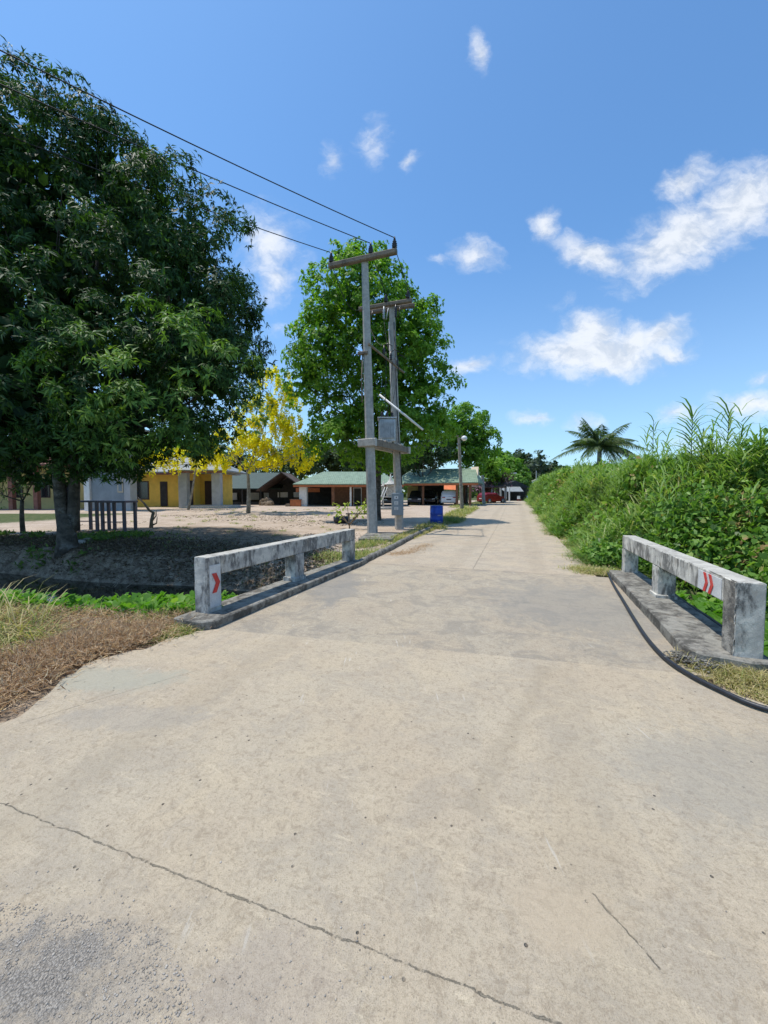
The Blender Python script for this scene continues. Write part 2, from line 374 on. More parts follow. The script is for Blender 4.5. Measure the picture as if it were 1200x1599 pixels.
M['darkshed'] = plain('dark shed board', (.04, .04, .038), .8, 0, .4, 3, .2)
M['darkgreen'] = plain('dark green wall', (.03, .07, .05), .7, 0, .3, 2, .1)
M['cream'] = plain('cream board', (.6, .5, .36), .8, 0, .15, 2, .1)
M['frame'] = plain('painted steel frame', (.09, .08, .11), .5, .1, .3, 6, .1)
M['stone'] = plain('pale stone', (.5, .48, .44), .8, 0, .3, 9, .5)
M['rock'] = plain('grey gravel stone', (.36, .32, .27), .8, 0, .4, 9, .5)
M['deadwood'] = plain('dead wood', (.25, .19, .13), .9, 0, .4, 12, .4)
M['carwhite'] = plain('white car paint', (.75, .76, .78), .2, 0, .05, 1, 0, .7)
M['carred'] = plain('dark red car paint', (.2, .012, .015), .22, 0, .08, 1, 0, .7)
M['cargrey'] = plain('dark grey car paint', (.05, .05, .06), .22, .3, .08, 1, 0, .7)
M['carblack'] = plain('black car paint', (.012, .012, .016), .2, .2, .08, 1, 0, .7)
M['lamp'] = plain('lamp glass', (.75, .76, .76), .25, 0, .05, 5, 0)
M['redlamp'] = plain('red lamp glass', (.35, .02, .02), .2, 0, .05, 5, 0)
M['bluebottle'] = plain('blue plastic bottle', (.04, .12, .35), .35, 0, .2, 6, 0)
M['rustroof'] = plain('rusty dark sheet', (.09, .06, .045), .8, 0, .5, 2, .3)
M['wornwhite'] = weathered('worn white paint', (.72, .72, .7), (.2, .2, .2), .55, .7, .4, .3, (.6, .6, .6))
M['brownroof'] = plain('brown roof tile', (.24, .1, .07), .8, 0, .3, 3, .3)
def rooftile(name, c):
    m, g = newmat(name); pos = g.node('ShaderNodeTexCoord').outputs['Object']
    w = g.node('ShaderNodeTexWave', {'Vector': pos, 'Scale': 1.6, 'Distortion': .4, 'Detail': 1}); w.bands_direction = 'X'
    w2 = g.node('ShaderNodeTexWave', {'Vector': pos, 'Scale': .8, 'Distortion': .3, 'Detail': 1}); w2.bands_direction = 'Y'
    n = g.noise(pos, 2.5, 6, .65)
    cc = g.mix(g.mr(n, .35, .7), (*c, 1), (c[0]*.65, c[1]*.68, c[2]*.66, 1))
    cc = g.mix(g.mr(w2.outputs[1], .1, .3, .35, 0), cc, (c[0]*.5, c[1]*.5, c[2]*.5, 1))
    principled(g, cc, .6, w.outputs[1], .5, .03); return m
M['greenroof'] = rooftile('green roof tile', (.22, .3, .2))
M['greyroof'] = rooftile('grey roof tile', (.3, .31, .3))
M['dkgreenroof'] = rooftile('dark green roof sheet', (.025, .06, .045))
# ground
def groundmat():
    m, g = newmat('ground')
    pos = g.node('ShaderNodeNewGeometry').outputs['Position']
    so = g.node('ShaderNodeAttribute', attribute_name='soil').outputs['Fac']; gr = g.node('ShaderNodeAttribute', attribute_name='green').outputs['Fac']
    n = g.noise(pos, .55, 6, .6); n2 = g.noise(pos, 4, 6, .7); n3 = g.noise(pos, 45, 3, .6)
    sand = g.mix(g.mr(n, .35, .65), (.52, .42, .33, 1), (.42, .33, .25, 1))
    sand = g.mix(g.mr(n2, .5, .68, 0, .6), sand, (.3, .22, .16, 1))
    sand = g.mix(g.mr(n3, .52, .7, 0, .6), sand, (.17, .12, .08, 1))
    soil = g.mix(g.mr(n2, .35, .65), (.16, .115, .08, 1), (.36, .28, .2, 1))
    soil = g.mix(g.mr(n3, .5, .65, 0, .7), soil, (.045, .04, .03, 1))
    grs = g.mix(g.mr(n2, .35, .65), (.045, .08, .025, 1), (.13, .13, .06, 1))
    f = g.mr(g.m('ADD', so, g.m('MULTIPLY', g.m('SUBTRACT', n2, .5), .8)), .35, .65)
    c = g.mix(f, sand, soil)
    f2 = g.mr(g.m('ADD', gr, g.m('MULTIPLY', g.m('SUBTRACT', n2, .5), .8)), .35, .65)
    c = g.mix(f2, c, grs)
    principled(g, c, .95, g.m('ADD', g.m('MULTIPLY', n2, .7), g.m('MULTIPLY', n3, .35)), .8, .05, spec=.1); return m
M['ground'] = groundmat()
def watermat():
    m, g = newmat('ditch water'); pos = g.node('ShaderNodeNewGeometry').outputs['Position']
    n = g.noise(pos, 6, 3); principled(g, g.mix(g.mr(n, .4, .7), (.012, .014, .01, 1), (.03, .035, .02, 1)), .08, n, .08, .02); return m
M['water'] = watermat()
# ---------------------------------------------------------------- ground
n = 330; uu = np.linspace(-1, 1, n); sv = 4*np.sinh(5.7*uu)
uu2 = np.linspace(-.62, 1, n); tv = 7+4*np.sinh(5.7*uu2)
SS, TT = np.meshgrid(sv, tv, indexing='ij'); X = SS*CS+TT*SN; Y = -SS*SN+TT*CS; Z = hgt(X, Y)
V = np.stack([X.ravel(), Y.ravel(), Z.ravel()], 1)
I = np.arange(n*n).reshape(n, n); F = np.stack([I[:-1, :-1].ravel(), I[1:, :-1].ravel(), I[1:, 1:].ravel(), I[:-1, 1:].ravel()], 1)
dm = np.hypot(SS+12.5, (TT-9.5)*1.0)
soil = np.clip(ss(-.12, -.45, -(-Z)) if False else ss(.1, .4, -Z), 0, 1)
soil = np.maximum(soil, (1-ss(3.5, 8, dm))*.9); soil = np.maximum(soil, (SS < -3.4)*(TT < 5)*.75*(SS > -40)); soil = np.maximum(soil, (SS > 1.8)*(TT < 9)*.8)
green = np.maximum(ss(1.5, 2.6, SS)*(TT > 8), ss(60, 90, Y)); green = np.maximum(green, ss(2.8, 3.6, SS)); green = np.maximum(green, ss(22, 30, -SS)*(Y < 28))
green = np.maximum(green, (TT < 3)*(SS < -6)*.8)
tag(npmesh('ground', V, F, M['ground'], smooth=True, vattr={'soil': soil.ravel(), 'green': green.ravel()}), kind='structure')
wt = MB(); wt.add([ST(-60, 1, -.72), ST(-1, 3.6, -.72), ST(14, 3.6, -.72), ST(14, 8.8, -.72), ST(-60, 8.8, -.72)], [(0, 1, 2, 3, 4)])
tag(wt.build('ditch_water', M['water']), kind='structure')
# pavement in front of the bridge
crack = [((GR(-80, 1222).x, GR(-80, 1222).y), (GR(1000, 1650).x, GR(1000, 1650).y), .005),
         ((GR(925, 1395).x, GR(925, 1395).y), (GR(1040, 1520).x, GR(1040, 1520).y), .004),
         ((GR(330, 1040).x, GR(330, 1040).y), (GR(30, 1130).x, GR(30, 1130).y), .0025)]
bnd = [((.44, 1.85), (1.5, 3.5), .09, .3), ((ST(-2.3, 1).x, ST(-2.3, 1).y), (ST(-2.3, 3.8).x, ST(-2.3, 3.8).y), .22, .22), ((ST(.3, .2).x, ST(.3, .2).y), (ST(.4, 3.8).x, ST(.4, 3.8).y), .25, .18)]
M['pave'] = pavement('front concrete pavement', (.51, .43, .315), (.37, .32, .255), .45, {'lines': crack, 'bands': bnd, 'gravel': (GR(30, 1550).x, GR(30, 1550).y, .34, .2),
    'spots': [(GR(40, 1540).x, GR(40, 1540).y, .55, .3, (.3, .27, .235), .3), (GR(1150, 1210).x, GR(1150, 1210).y, .8, .5, (.3, .28, .24), .4), (GR(880, 1430).x, GR(880, 1430).y, .3, .15, (.5, .4, .28), .5),
              (GR(420, 1540).x, GR(420, 1540).y, .3, .2, (.34, .28, .235), .35), (GR(200, 1120).x, GR(200, 1120).y, .7, .18, (.3, .28, .25), .3), (GR(150, 1060).x, GR(150, 1060).y, .9, .25, (.38, .36, .28), .7)]})
M['deck'] = pavement('bridge deck concrete', (.45, .385, .29), (.28, .25, .205), .75, {'lines': [((ST(-3.3, 5.9).x, ST(-3.3, 5.9).y), (ST(1.6, 6.0).x, ST(1.6, 6.0).y), .006)],
    'spots': [(ST(.9, 6).x, ST(.9, 6).y, 1.5, 1.7, (.25, .235, .205), .5), (ST(-2.9, 6).x, ST(-2.9, 6).y, .5, 1.4, (.23, .22, .2), .6)]})
jl = [((ST(-.82, 8.2).x, ST(-.82, 8.2).y), (ST(-.72, 70).x, ST(-.72, 70).y), .012)]
for tt in (11.2, 14.5, 18.6, 23, 28, 34, 41): jl.append(((ST(-3.4, tt).x, ST(-3.4, tt).y), (ST(1.6, tt).x, ST(1.6, tt).y), .01+tt*.001))
M['road'] = pavement('road concrete', (.5, .42, .315), (.33, .29, .235), .5, {'lines': jl, 'bands': [((ST(a, 8.4).x, ST(a, 8.4).y), (ST(a+.1, 60).x, ST(a+.1, 60).y), .3, .25) for a in (-2.5, -1.3, .5)]})
def wobble(pts, amp=.09, step=.09):
    out = []
    for a, b in zip(pts[:-1], pts[1:]):
        k = max(1, int((Vector(b)-Vector(a)).length/step))
        for i in range(k):
            p = Vector(a).lerp(Vector(b), i/k); o = (float(fbm(p.x*4.1+p.y, p.y*4.3))-.5)*2*amp+(float(fbm(p.x*15, p.y*15))-.5)*.05; out.append((p.x+o, p.y-o))
    out.append(tuple(pts[-1])); return out
left_edge = [(-9, .6), (-3.9, 1.45), (-2.95, 2.3), (-2.62, 2.62), (-2.72, 3.1), (-2.82, 3.55), (-2.45, 3.98), (-2.12, 4.45)]
jA = ST(-3.3, 3.6); jB = ST(1.62, 4.08)
right_edge = [(jB.x, jB.y), (2.62, 3.35), (2.9, 2.85), (3.4, 2.3), (4.6, 1.7), (9, 1.0)]
poly = wobble(left_edge)+[(jA.x, jA.y)]+wobble(right_edge)+[(9, -14), (-9, -14)]
p = MB(); poly = poly[::-1]; p.prism(poly, -.12, 0.0); tag(p.build('front_pavement', M['pave']), kind='structure')
dk = MB(); q = [ST(-3.76, 3.36+.0), ST(-3.3, 3.612), ST(1.62, 4.092), ST(2.16, 4.2), ST(2.16, 8.29), ST(-3.76, 8.05)]
q = [(-3.3, 3.56), (1.62, 4.04), (2.2, 4.1), (2.3, 8.29), (-3.9, 8.29), (-3.95, 3.5)]
dk.prism([(ST(a, b).x, ST(a, b).y) for a, b in q], -.34, -.002)
tag(dk.build('bridge_deck', M['deck']), kind='structure')
rd = MB(); ts = [8.26]+list(np.arange(9, 75, 1.0))
nv = 8; vs = []
for i, t in enumerate(ts):
    e0 = -3.36+.05*math.sin(t*1.3)-.25*float(ss(24, 30, t)); e1 = 1.5+.2*float(fbm(t*1.1, 2))-.1+.3*float(ss(30, 60, t))
    for k in range(nv+1):
        s_ = e0+(e1-e0)*k/nv; P = ST(s_, t); P.z = .3*float(ss(18, 38, P.y))+.001*0; vs.append(P)
fs = [(i*(nv+1)+k, i*(nv+1)+k+1, (i+1)*(nv+1)+k+1, (i+1)*(nv+1)+k) for i in range(len(ts)-1) for k in range(nv)]
rd.add(vs, fs, 0, True); tag(rd.build('road', M['road']), kind='structure')
# ---------------------------------------------------------------- bridge kerbs and railings
def hnoise(x, y, z): return float(fbm(x*1.0+z*2.3+5, y*1.0-z*1.7+9))
def stbox(mb, s0, s1, t0, t1, z0, z1, mi=0, b=.012, chip=.02):
    Mx = Matrix(((CS, SN, 0, 0), (-SN, CS, 0, 0), (0, 0, 1, 0), (0, 0, 0, 1)))
    if b < .01: mb.box((s0, t0, z0), (s1, t1, z1), mi, Mx, b); return
    lo = (s0, t0, z0); hi = (s1, t1, z1); ax = []
    for a, c in zip(lo, hi):
        k = max(1, int((c-a)/.035)); q = [a, a+.009]+[a+(c-a)*m/k for m in range(1, k)]+[c-.009, c]; ax.append(sorted(q))
    idx = {}; vs = []; fs = []; n = [len(q)-1 for q in ax]
    def vid(i, j, k):
        if (i, j, k) not in idx:
            idx[(i, j, k)] = len(vs); p = [ax[0][i], ax[1][j], ax[2][k]]; g = (i, j, k)
            ext = [1 if g[m] in (0, n[m]) else 0 for m in range(3)]
            nz = hnoise(p[0]*9, p[1]*9, p[2]*9); nf = hnoise(p[0]*33, p[1]*33, p[2]*33)
            d = .0035+chip*max(0, nz-.56)*4+.006*(nf-.4) if sum(ext) >= 2 else .004*(nf-.5)
            for m in range(3):
                if ext[m]: p[m] += (1 if g[m] == 0 else -1)*max(-.002, d)
            vs.append(Mx @ Vector(p))
        return idx[(i, j, k)]
    for a in range(n[0]):
        for c in range(n[1]):
            for w_ in (0, n[2]):
                q = [vid(a, c, w_), vid(a+1, c, w_), vid(a+1, c+1, w_), vid(a, c+1, w_)]; fs.append(q if w_ else q[::-1])
    for a in range(n[0]):
        for c in range(n[2]):
            for w_ in (0, n[1]):
                q = [vid(a, w_, c), vid(a+1, w_, c), vid(a+1, w_, c+1), vid(a, w_, c+1)]; fs.append(q[::-1] if w_ else q)
    for a in range(n[1]):
        for c in range(n[2]):
            for w_ in (0, n[0]):
                q = [vid(w_, a, c), vid(w_, a+1, c), vid(w_, a+1, c+1), vid(w_, a, c+1)]; fs.append(q if w_ else q[::-1])
    mb.add(vs, fs, mi)
def kerb(name, label, poly, z0, z1):
    mb = MB(); mb.prism([(ST(a, b).x, ST(a, b).y) for a, b in poly], z0, z1)
    o = mb.build(name, M['kerb']); bm = bmesh.new(); bm.from_mesh(o.data); bmesh.ops.bevel(bm, geom=bm.edges[:], offset=.015, segments=1, affect='EDGES')
    for it in range(5):
        bmesh.ops.subdivide_edges(bm, edges=[e for e in bm.edges if e.calc_length() > .11], cuts=1, use_grid_fill=False)
    bmesh.ops.triangulate(bm, faces=bm.faces[:])
    for v in bm.verts:
        nz = hnoise(v.co.x*8, v.co.y*8, v.co.z*8)-.5; v.co.x += .02*nz; v.co.y += .02*(hnoise(v.co.y*8, v.co.x*8, 3)-.5)
        if v.co.z > 0: v.co.z -= .012*max(0, nz+.1)
    bm.to_mesh(o.data); bm.free()
    return tag(o, label, 'kerb')
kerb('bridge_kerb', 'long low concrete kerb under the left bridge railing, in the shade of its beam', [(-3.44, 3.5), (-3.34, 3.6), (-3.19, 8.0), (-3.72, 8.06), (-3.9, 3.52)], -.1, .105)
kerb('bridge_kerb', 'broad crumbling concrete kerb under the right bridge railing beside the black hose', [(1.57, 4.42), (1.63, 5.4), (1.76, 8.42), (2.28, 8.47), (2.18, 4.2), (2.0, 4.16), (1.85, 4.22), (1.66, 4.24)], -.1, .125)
def railing(label, s0, s1, t0, t1, mid, mname, road_side, chev):
    o = thing('bridge_railing', label, 'railing', ST((s0+s1)/2, (t0+t1)/2, 0))
    o.rotation_euler = (0, 0, 0)
    L = o.location
    for i, (a, b) in enumerate(((t0, t0+.23), (mid-.13, mid+.13), (t1-.23, t1))):
        mb = MB(L); stbox(mb, s0, s1, a, b, -.15, .56 if i else .806, 0, .014)
        if i == 1: stbox(mb, s0-.02, s1+.02, a-.03, b+.03, .08, .17, 0, .02)
        ob = mb.build('post', [M[mname], M['spall'], M['captop']], o)
        for pl in ob.data.polygons:
            if pl.normal.z > .75 and pl.center.z+L.z > .76: pl.material_index = 2
        if i == 0 and road_side < 0:
            for pl in ob.data.polygons:
                if pl.normal.dot(ST(-1, 0)) > .8 and pl.center.z+L.z > -.2: pl.material_index = 1
            ob['label'] = 'end post with spalled rough road face'
    mb = MB(L); stbox(mb, s0+.003, s1-.003, t0+.226, t1+.003, .563, .803, 0, .012); ob = mb.build('beam', [M[mname], M['captop']], o)
    for pl in ob.data.polygons:
        if pl.normal.z > .75 and pl.center.z+L.z > .76: pl.material_index = 1
    return o
rl = railing('low concrete railing left of the road with one red chevron on its near post', -3.73, -3.51, 3.77, 8.02, 5.8, 'parapet', 1, 0)
rr = railing('low concrete railing right of the road with two red chevrons on its beam', 1.94, 2.16, 4.27, 8.46, 6.5, 'parapet_r', -1, 0)
def chevron(parent, s, tc, zc, w, h, th, sgn):
    # w along the road, h vertical; point towards +t*sgn
    mb = MB(parent.location)
    pts = [(-w/2, h/2), (-w/2+th, h/2), (w/2, 0), (-w/2+th, -h/2), (-w/2, -h/2), (w/2-th, 0)]
    f = .004*(1 if s < 0 else -1)
    a = [ST(s+f, tc+sgn*q0, zc+q1) for q0, q1 in pts]; b = [ST(s, tc+sgn*q0, zc+q1) for q0, q1 in pts]
    fs = [(0, 1, 2, 5), (5, 2, 3, 4)]; fs += [tuple(i+6 for i in reversed(q)) for q in fs]
    fs += [(i, (i+1) % 6, (i+1) % 6+6, i+6) for i in range(6)]
    mb.add(a+b, fs); return mb.build('chevron', M['red'], parent)
def backing(parent, s0, s1, t0, t1, z0, z1):
    mb = MB(parent.location); stbox(mb, s0, s1, t0, t1, z0, z1, 0, .0015); mb.build('painted_patch', M['wornwhite'], parent)
backing(rl, -3.5115, -3.506, 3.8, 3.98, .16, .7); backing(rr, 1.936, 1.9415, 4.53, 5.05, .575, .775)
chevron(rl, -3.503, 3.9, .47, .13, .25, .07, 1)
chevron(rr, 1.933, 4.86, .675, .11, .2, .055, -1); chevron(rr, 1.933, 4.74, .675, .11, .2, .055, -1)
rl.rotation_euler = (0, 0, -R(2.4)); rr.rotation_euler = (0, 0, -R(1.0))
# hoses
def smooth_path(pts, n=8):
    out = []
    P = [Vector(p) for p in pts]; P = [P[0]*2-P[1]]+P+[P[-1]*2-P[-2]]
    for i in range(1, len(P)-2):
        for k in range(n):
            t = k/n; a, b, c, d = P[i-1], P[i], P[i+1], P[i+2]
            out.append(.5*((2*b)+(c-a)*t+(2*a-5*b+4*c-d)*t*t+(3*b-a-3*c+d)*t**3))
    out.append(P[-2]); return out
hp = [GR(*q, .028) for q in ((949, 893), (958, 912), (972, 935), (990, 965), (1012, 998), (1040, 1028), (1080, 1055), (1130, 1080), (1170, 1098), (1215, 1112), (1300, 1135), (1500, 1160))]
tag(MB().tube(smooth_path(hp), .02, 10).build('water_hose', M['black']), 'thick black hose curving along the foot of the right kerb onto the road edge', 'hose')
hp = [ST(2.36, 8.6, -.02), ST(2.33, 7.5, .08), ST(2.28, 6.5, .08), ST(2.28, 5.5, .07), ST(2.27, 4.75, .04), ST(2.4, 4.2, -.03)]
tag(MB().tube(smooth_path(hp), .024, 10).build('water_hose', M['black']), 'black hose lying behind the posts of the right bridge railing above the water plants', 'hose')
# verge kerb on the left after the bridge
kp = [GR(568, 880, .03), GR(590, 868, .04), GR(615, 856, .04), GR(640, 842, .05), GR(662, 831, .03), GR(678, 824, .01)]
mb = MB(); mb.tube([q+Vector((-.08, 0, 0)) for q in smooth_path(kp, 5)], [.1+.012*math.sin(i*2.1) for i in range(26)], 8, flat=.8)
tag(mb.build('verge_kerb', M['kerb']), 'rounded low concrete kerb edging the grass verge past the left railing', 'kerb')
mb = MB(); a = GR(590, 838, .0); mb.prism([(GR(560, 843).x, GR(560, 843).y), (GR(612, 844).x, GR(612, 844).y), (GR(625, 833).x, GR(625, 833).y), (GR(575, 832).x, GR(575, 832).y)], -.05, .04)
tag(mb.build('footing_slab', M['kerb']), 'pale concrete slab at the foot of the nearer tall pole', 'slab')
# ---------------------------------------------------------------- transformer poles
p1b = Vector((-.46, 15.5, -.1)); p1t = W(570, 406, 15.45)
p2b = Vector((.72, 17.9, -.1)); p2t = W(612, 474, 17.8)
tp = thing('transformer_structure', 'pair of tall concrete poles joined by a platform, in front of the big round tree', 'utility pole', (p1b.x, p1b.y, 0)); LO = tp.location
MB(LO).bar(p1b, p1t, .42, .26, up=(0, 1, 0)).build('pole', M['polecon'], tp)
MB(LO).bar(p2b, p2t, .40, .25, up=(0, 1, 0)).build('pole', M['polecon'], tp)
a1 = W(518, 421, 16.0); b1 = W(622, 398, 15.05)
a1.z = b1.z = (a1.z+b1.z)/2+.02; off = Vector((-.06, -.2, 0))
MB(LO).bar(a1+off, b1+off, .2).build('crossarm', M['polebrown'], tp)
c2 = Vector(p2t); vdir = Vector((CS, -SN, 0)); udir = Vector((SN, CS, 0))
for sg in (-1, 1):
    MB(LO).bar(c2-vdir*1.5+udir*.22*sg+Vector((0, 0, -.12)), c2+vdir*1.0+udir*.22*sg+Vector((0, 0, -.12)), .17).build('crossarm', M['polebrown'], tp)
def insulator(p, h=.38):
    return MB(LO).lathe(p, [(.035, 0), (.06, .04), (.1, .06), (.055, .1), (.105, .13), (.055, .17), (.1, .2), (.05, .24), (.08, .28), (.03, .31), (.05, .34), (.02, h)], 12).build('insulator', M['insul'], tp)
tops = []
for f in (.03, .63, .97):
    q = a1.lerp(b1, f)+off+Vector((0, 0, .09)); insulator(q, .46); tops.append(q+Vector((0, 0, .42)))
it2 = []
for f in (.1, .52, .93):
    q = c2-vdir*1.5+vdir*2.5*f-udir*.22+Vector((0, 0, -.04)); insulator(q); it2.append(q+Vector((0, 0, .38)))
# fuses and arresters under the second arm and at mid height
for k, f in enumerate((.2, .5, .72)):
    q = c2-vdir*1.5+vdir*2.5*f-udir*.36+Vector((0, 0, -.25))
    mb = MB(LO); mb.lathe(q+Vector((0, 0, -.55)), [(.03, 0), (.06, .05), (.035, .1), (.065, .14), (.035, .2), (.065, .25), (.035, .3), (.065, .36), (.03, .42), (.03, .55)], 10)
    mb.bar(q+Vector((0, 0, -.02)), q+udir*.2, .05); mb.tube([q+Vector((.1, -.05, -.6)), q+Vector((.2, -.08, -.1))], .02, 6)
    mb.build('cutout_fuse', M['insul'] if k != 1 else M['tank'], tp)
z3 = 7.4; m1 = Vector((-.58, 15.6, z3)); m2 = Vector((.62, 17.9, z3-.15))
dd = (m2-m1).normalized()
for sg in (.16,):
    sd = dd.cross(Vector((0, 0, 1)))*sg
    MB(LO).bar(m1-dd*.35+sd, m2+dd*.35+sd, .08, .08).build('bracket', M['polebrown'], tp)
for f in (.35, .6, .85):
    q = m1.lerp(m2, f)+dd.cross(Vector((0, 0, 1)))*.18
    mb = MB(LO); mb.lathe(q+Vector((0, 0, .05)), [(.03, 0), (.07, .04), (.03, .08), (.07, .12), (.03, .16), (.07, .2), (.03, .26), (.02, .4)], 10)
    mb.tube([q+Vector((0, 0, .4)), q+Vector((.15, -.05, .5)), q+Vector((.35, -.05, .38))], .018, 6); mb.build('arrester', M['insul'], tp)
# platform
z4 = 3.62; e1 = Vector((-.52, 15.55, z4)); e2 = Vector((.71, 17.85, z4)); dd = (e2-e1).normalized(); sdv = dd.cross(Vector((0, 0, 1)))
for sg in (-.27, .27):
    MB(LO).bar(e1-dd*.3+sdv*sg, e2+dd*.3+sdv*sg, .13, .13, h0=.28, h1=.28).build('platform_beam', M['polebrown'] if sg > 0 else M['polecon'], tp)
for base, k in ((e1, -1), (e2, 1)):
    MB(LO).bar(base+dd*k*.3-sdv*.4, base+dd*k*.3+sdv*.4, .15, .15, h0=.31, h1=.31).build('end_beam', M['polecon'], tp)
mb = MB(LO)
for i in range(6):
    q = e1.lerp(e2, .15+.7*i/5)+Vector((0, 0, .17)); mb.bar(q-sdv*.33, q+sdv*.33, .18, .18, h0=.05, h1=.05)
mb.build('platform_deck', M['polecon'], tp)
ra = W(600, 622, 16.6); rb = W(661, 671, 16.2)
MB(LO).tube([ra+(ra-rb)*.12, rb], .045, 8).build('pole_arm', M['white'], tp)
# conduits and wires down the poles
MB(LO).tube([p2t+Vector((-.12, -.2, -.9)), p2t.lerp(p2b, .45)+Vector((-.17, -.25, 0)), p2b+Vector((-.18, -.28, 2.1))], .035, 8).build('conduit', M['polecon'], tp)
MB(LO).tube([p2t+Vector((.1, -.2, -.9)), p2t.lerp(p2b, .5)+Vector((.08, -.26, 0)), p2b+Vector((.1, -.3, 2.1))], .022, 6).build('conduit', M['cable'], tp)
q = p1t.lerp(p1b, .38); mb = MB(LO); mb.tube([q+Vector((-.2, -.12, .5)), q+Vector((-.24, -.15, -.6)), q+Vector((-.22, -.16, -1.4))], .025, 6); mb.bar(q+Vector((-.38, -.1, .5)), q+Vector((0, -.2, .5)), .12); mb.build('service_cable', M['polebrown'], tp)
def sag(a, b, s, n=12): return [Vector(a).lerp(Vector(b), i/n)-Vector((0, 0, s*4*(i/n)*(1-i/n))) for i in range(n+1)]
mb = MB(LO)
mb.tube(sag(tops[2]-Vector((0, 0, .35)), it2[2], -.05, 6), .014, 5); mb.tube(sag(tops[1]-Vector((0, 0, .35)), it2[1], -.05, 6), .014, 5)
mb.tube(sag(tops[0]-Vector((0, 0, .3)), it2[0]+Vector((0, 0, -.3)), .9, 10), .014, 5)
mb.build('jumper_wire', M['cable'], tp)
mb = MB(LO)
for k, f in enumerate((.2, .5, .72)):
    q = c2-vdir*1.5+vdir*2.5*f-udir*.36+Vector((0, 0, -.8)); w = m1.lerp(m2, (.35, .6, .85)[k])+Vector((.1, 0, .45)); mb.tube(sag(q, w, .25, 8), .012, 5)
for k in range(3):
    w = m1.lerp(m2, (.35, .6, .85)[k])+Vector((.25, 0, .2)); mb.tube(sag(w, Vector((.05+.1*k, 16.5+.2*k, 5.1)), .2, 8), .012, 5)
mb.build('drop_wire', M['cable'], tp)
# meter box
q = W(621, 787, 17.5); mbx = MB(LO); mbx.box((q.x-.27, q.y-.12, q.z-.52), (q.x+.27, q.y+.12, q.z+.5), 0, None, .02); bx = mbx.build('meter_box', M['meter'], tp)
yb = q.y-.12-.004-tp.location.y
mbx = MB(); mbx.box((q.x-LO.x-.24, yb-.012, q.z-.49), (q.x-LO.x+.24, yb+.002, q.z+.47), 0, None, .004); dr = mbx.build('box_door', M['meter'], bx)
for k, (zc, hh) in enumerate(((.3, .13), (.05, .15), (-.2, .13))):
    mbx = MB(); x0 = q.x-LO.x-.06; mbx.box((x0-.09, yb-.018, q.z+zc-hh/2), (x0+.09, yb-.0125, q.z+zc+hh/2), 0)
    if k == 0: mbx.box((x0-.02, yb-.020, q.z+zc-.03), (x0+.03, yb-.0185, q.z+zc+.03), 1)
    else:
        for j in range(3): mbx.box((x0-.06, yb-.020, q.z+zc-.045+j*.035), (x0+.06, yb-.0185, q.z+zc-.035+j*.035), 1)
    mbx.build('notice_plate', [M['white'], M['frame']], bx)
# transformer
tc = e1.lerp(e2, .53)+Vector((0, 0, .2)); tf = thing('transformer', 'grey finned transformer tank standing on the platform between the two tall poles', 'transformer', tc)
mb = MB(); mb.box((-.36, -.3, 0), (.36, .3, .98), 0, None, .05); mb.build('tank', M['tank'], tf)
mb = MB(); mb.box((-.41, -.35, .98), (.41, .35, 1.03), 0, None, .01); mb.build('lid', M['tank'], tf)
for yy0, yy1 in ((-.44, -.302), (.302, .44)):
    mb = MB(); mb.box((-.33, yy0 if yy0 > 0 else yy1-.03, .14), (.33, yy0+.03 if yy0 > 0 else yy1, .86))
    for k in range(7):
        x = -.3+k*.1; mb.box((x-.015, yy0+(.02 if yy0 > 0 else 0), .15), (x+.015, yy1-(0 if yy0 > 0 else .02), .85))
    mb.build('cooling_fins', M['tank'], tf)
for k in range(3):
    MB().lathe((-.22+k*.22, 0, 1.03), [(.04, 0), (.07, .04), (.04, .08), (.07, .12), (.04, .16), (.06, .2), (.02, .3)], 10).build('bushing', M['insul'], tf)
# overhead lines
ends = [(-10.3, 10.3), (-9.2, 9.2), (-8.4, 8.4)]
for k, (tp_, (ex, ey)) in enumerate(zip(tops, ends)):
    zc = EYE+(771-(222, 150, 100)[k])/600*ey
    e = Vector((ex, ey, zc)); d = (e-tp_); far = tp_+d*3.2; pts = []
    for i in range(41):
        f = i/40*3.2; pts.append(tp_+d*f+Vector((0, 0, -.55*f*(1-f)*.6)))
    tag(MB().tube(pts, .016, 6).build('power_line', M['cable']), ['lowest of the three black wires running from the poles over the mango tree', 'middle of the three black wires running from the poles over the mango tree', 'topmost of the three black wires running from the poles over the mango tree'][k], 'power line', 'overhead wires from the tall poles')
# ---------------------------------------------------------------- trees
def subclumps(blobs, per_m2, rc):
    out = []
    for (c, r) in blobs:
        c = np.array(c); r = np.array(r, float); A = 4*math.pi*(((r[0]*r[1])**1.6+(r[0]*r[2])**1.6+(r[1]*r[2])**1.6)/3)**(1/1.6)
        k = max(4, int(A*per_m2)); d = rdir(k, .15); pos = c+r*d*rng.uniform(.72, 1.08, (k, 1))
        keep = np.ones(k, bool)
        for (c2_, r2) in blobs:
            if c2_ is not None and not np.allclose(np.array(c2_), c):
                keep &= np.linalg.norm((pos-np.array(c2_))/np.array(r2), axis=1) > .72
        for p_, d_ in zip(pos[keep], d[keep]): out.append((p_, d_, rc*rng.uniform(.6, 1.35)))
    return out
def whorl_points(subs, per, up=.35):
    P = []; A = []; B = []
    for (p_, d_, r_) in subs:
        k = max(3, int(per*(r_**2)*rng.uniform(.7, 1.3))); dv = nrm(d_*.75+rng.normal(size=(k, 3))*.65+np.array([0, 0, up]))
        P.append(p_+dv*r_*rng.uniform(.45, 1.05, (k, 1))*np.array([1, 1, .8])); A.append(dv); B.append(np.full(k, rng.normal()*.12))
    return np.concatenate(P), np.concatenate(A), np.concatenate(B)
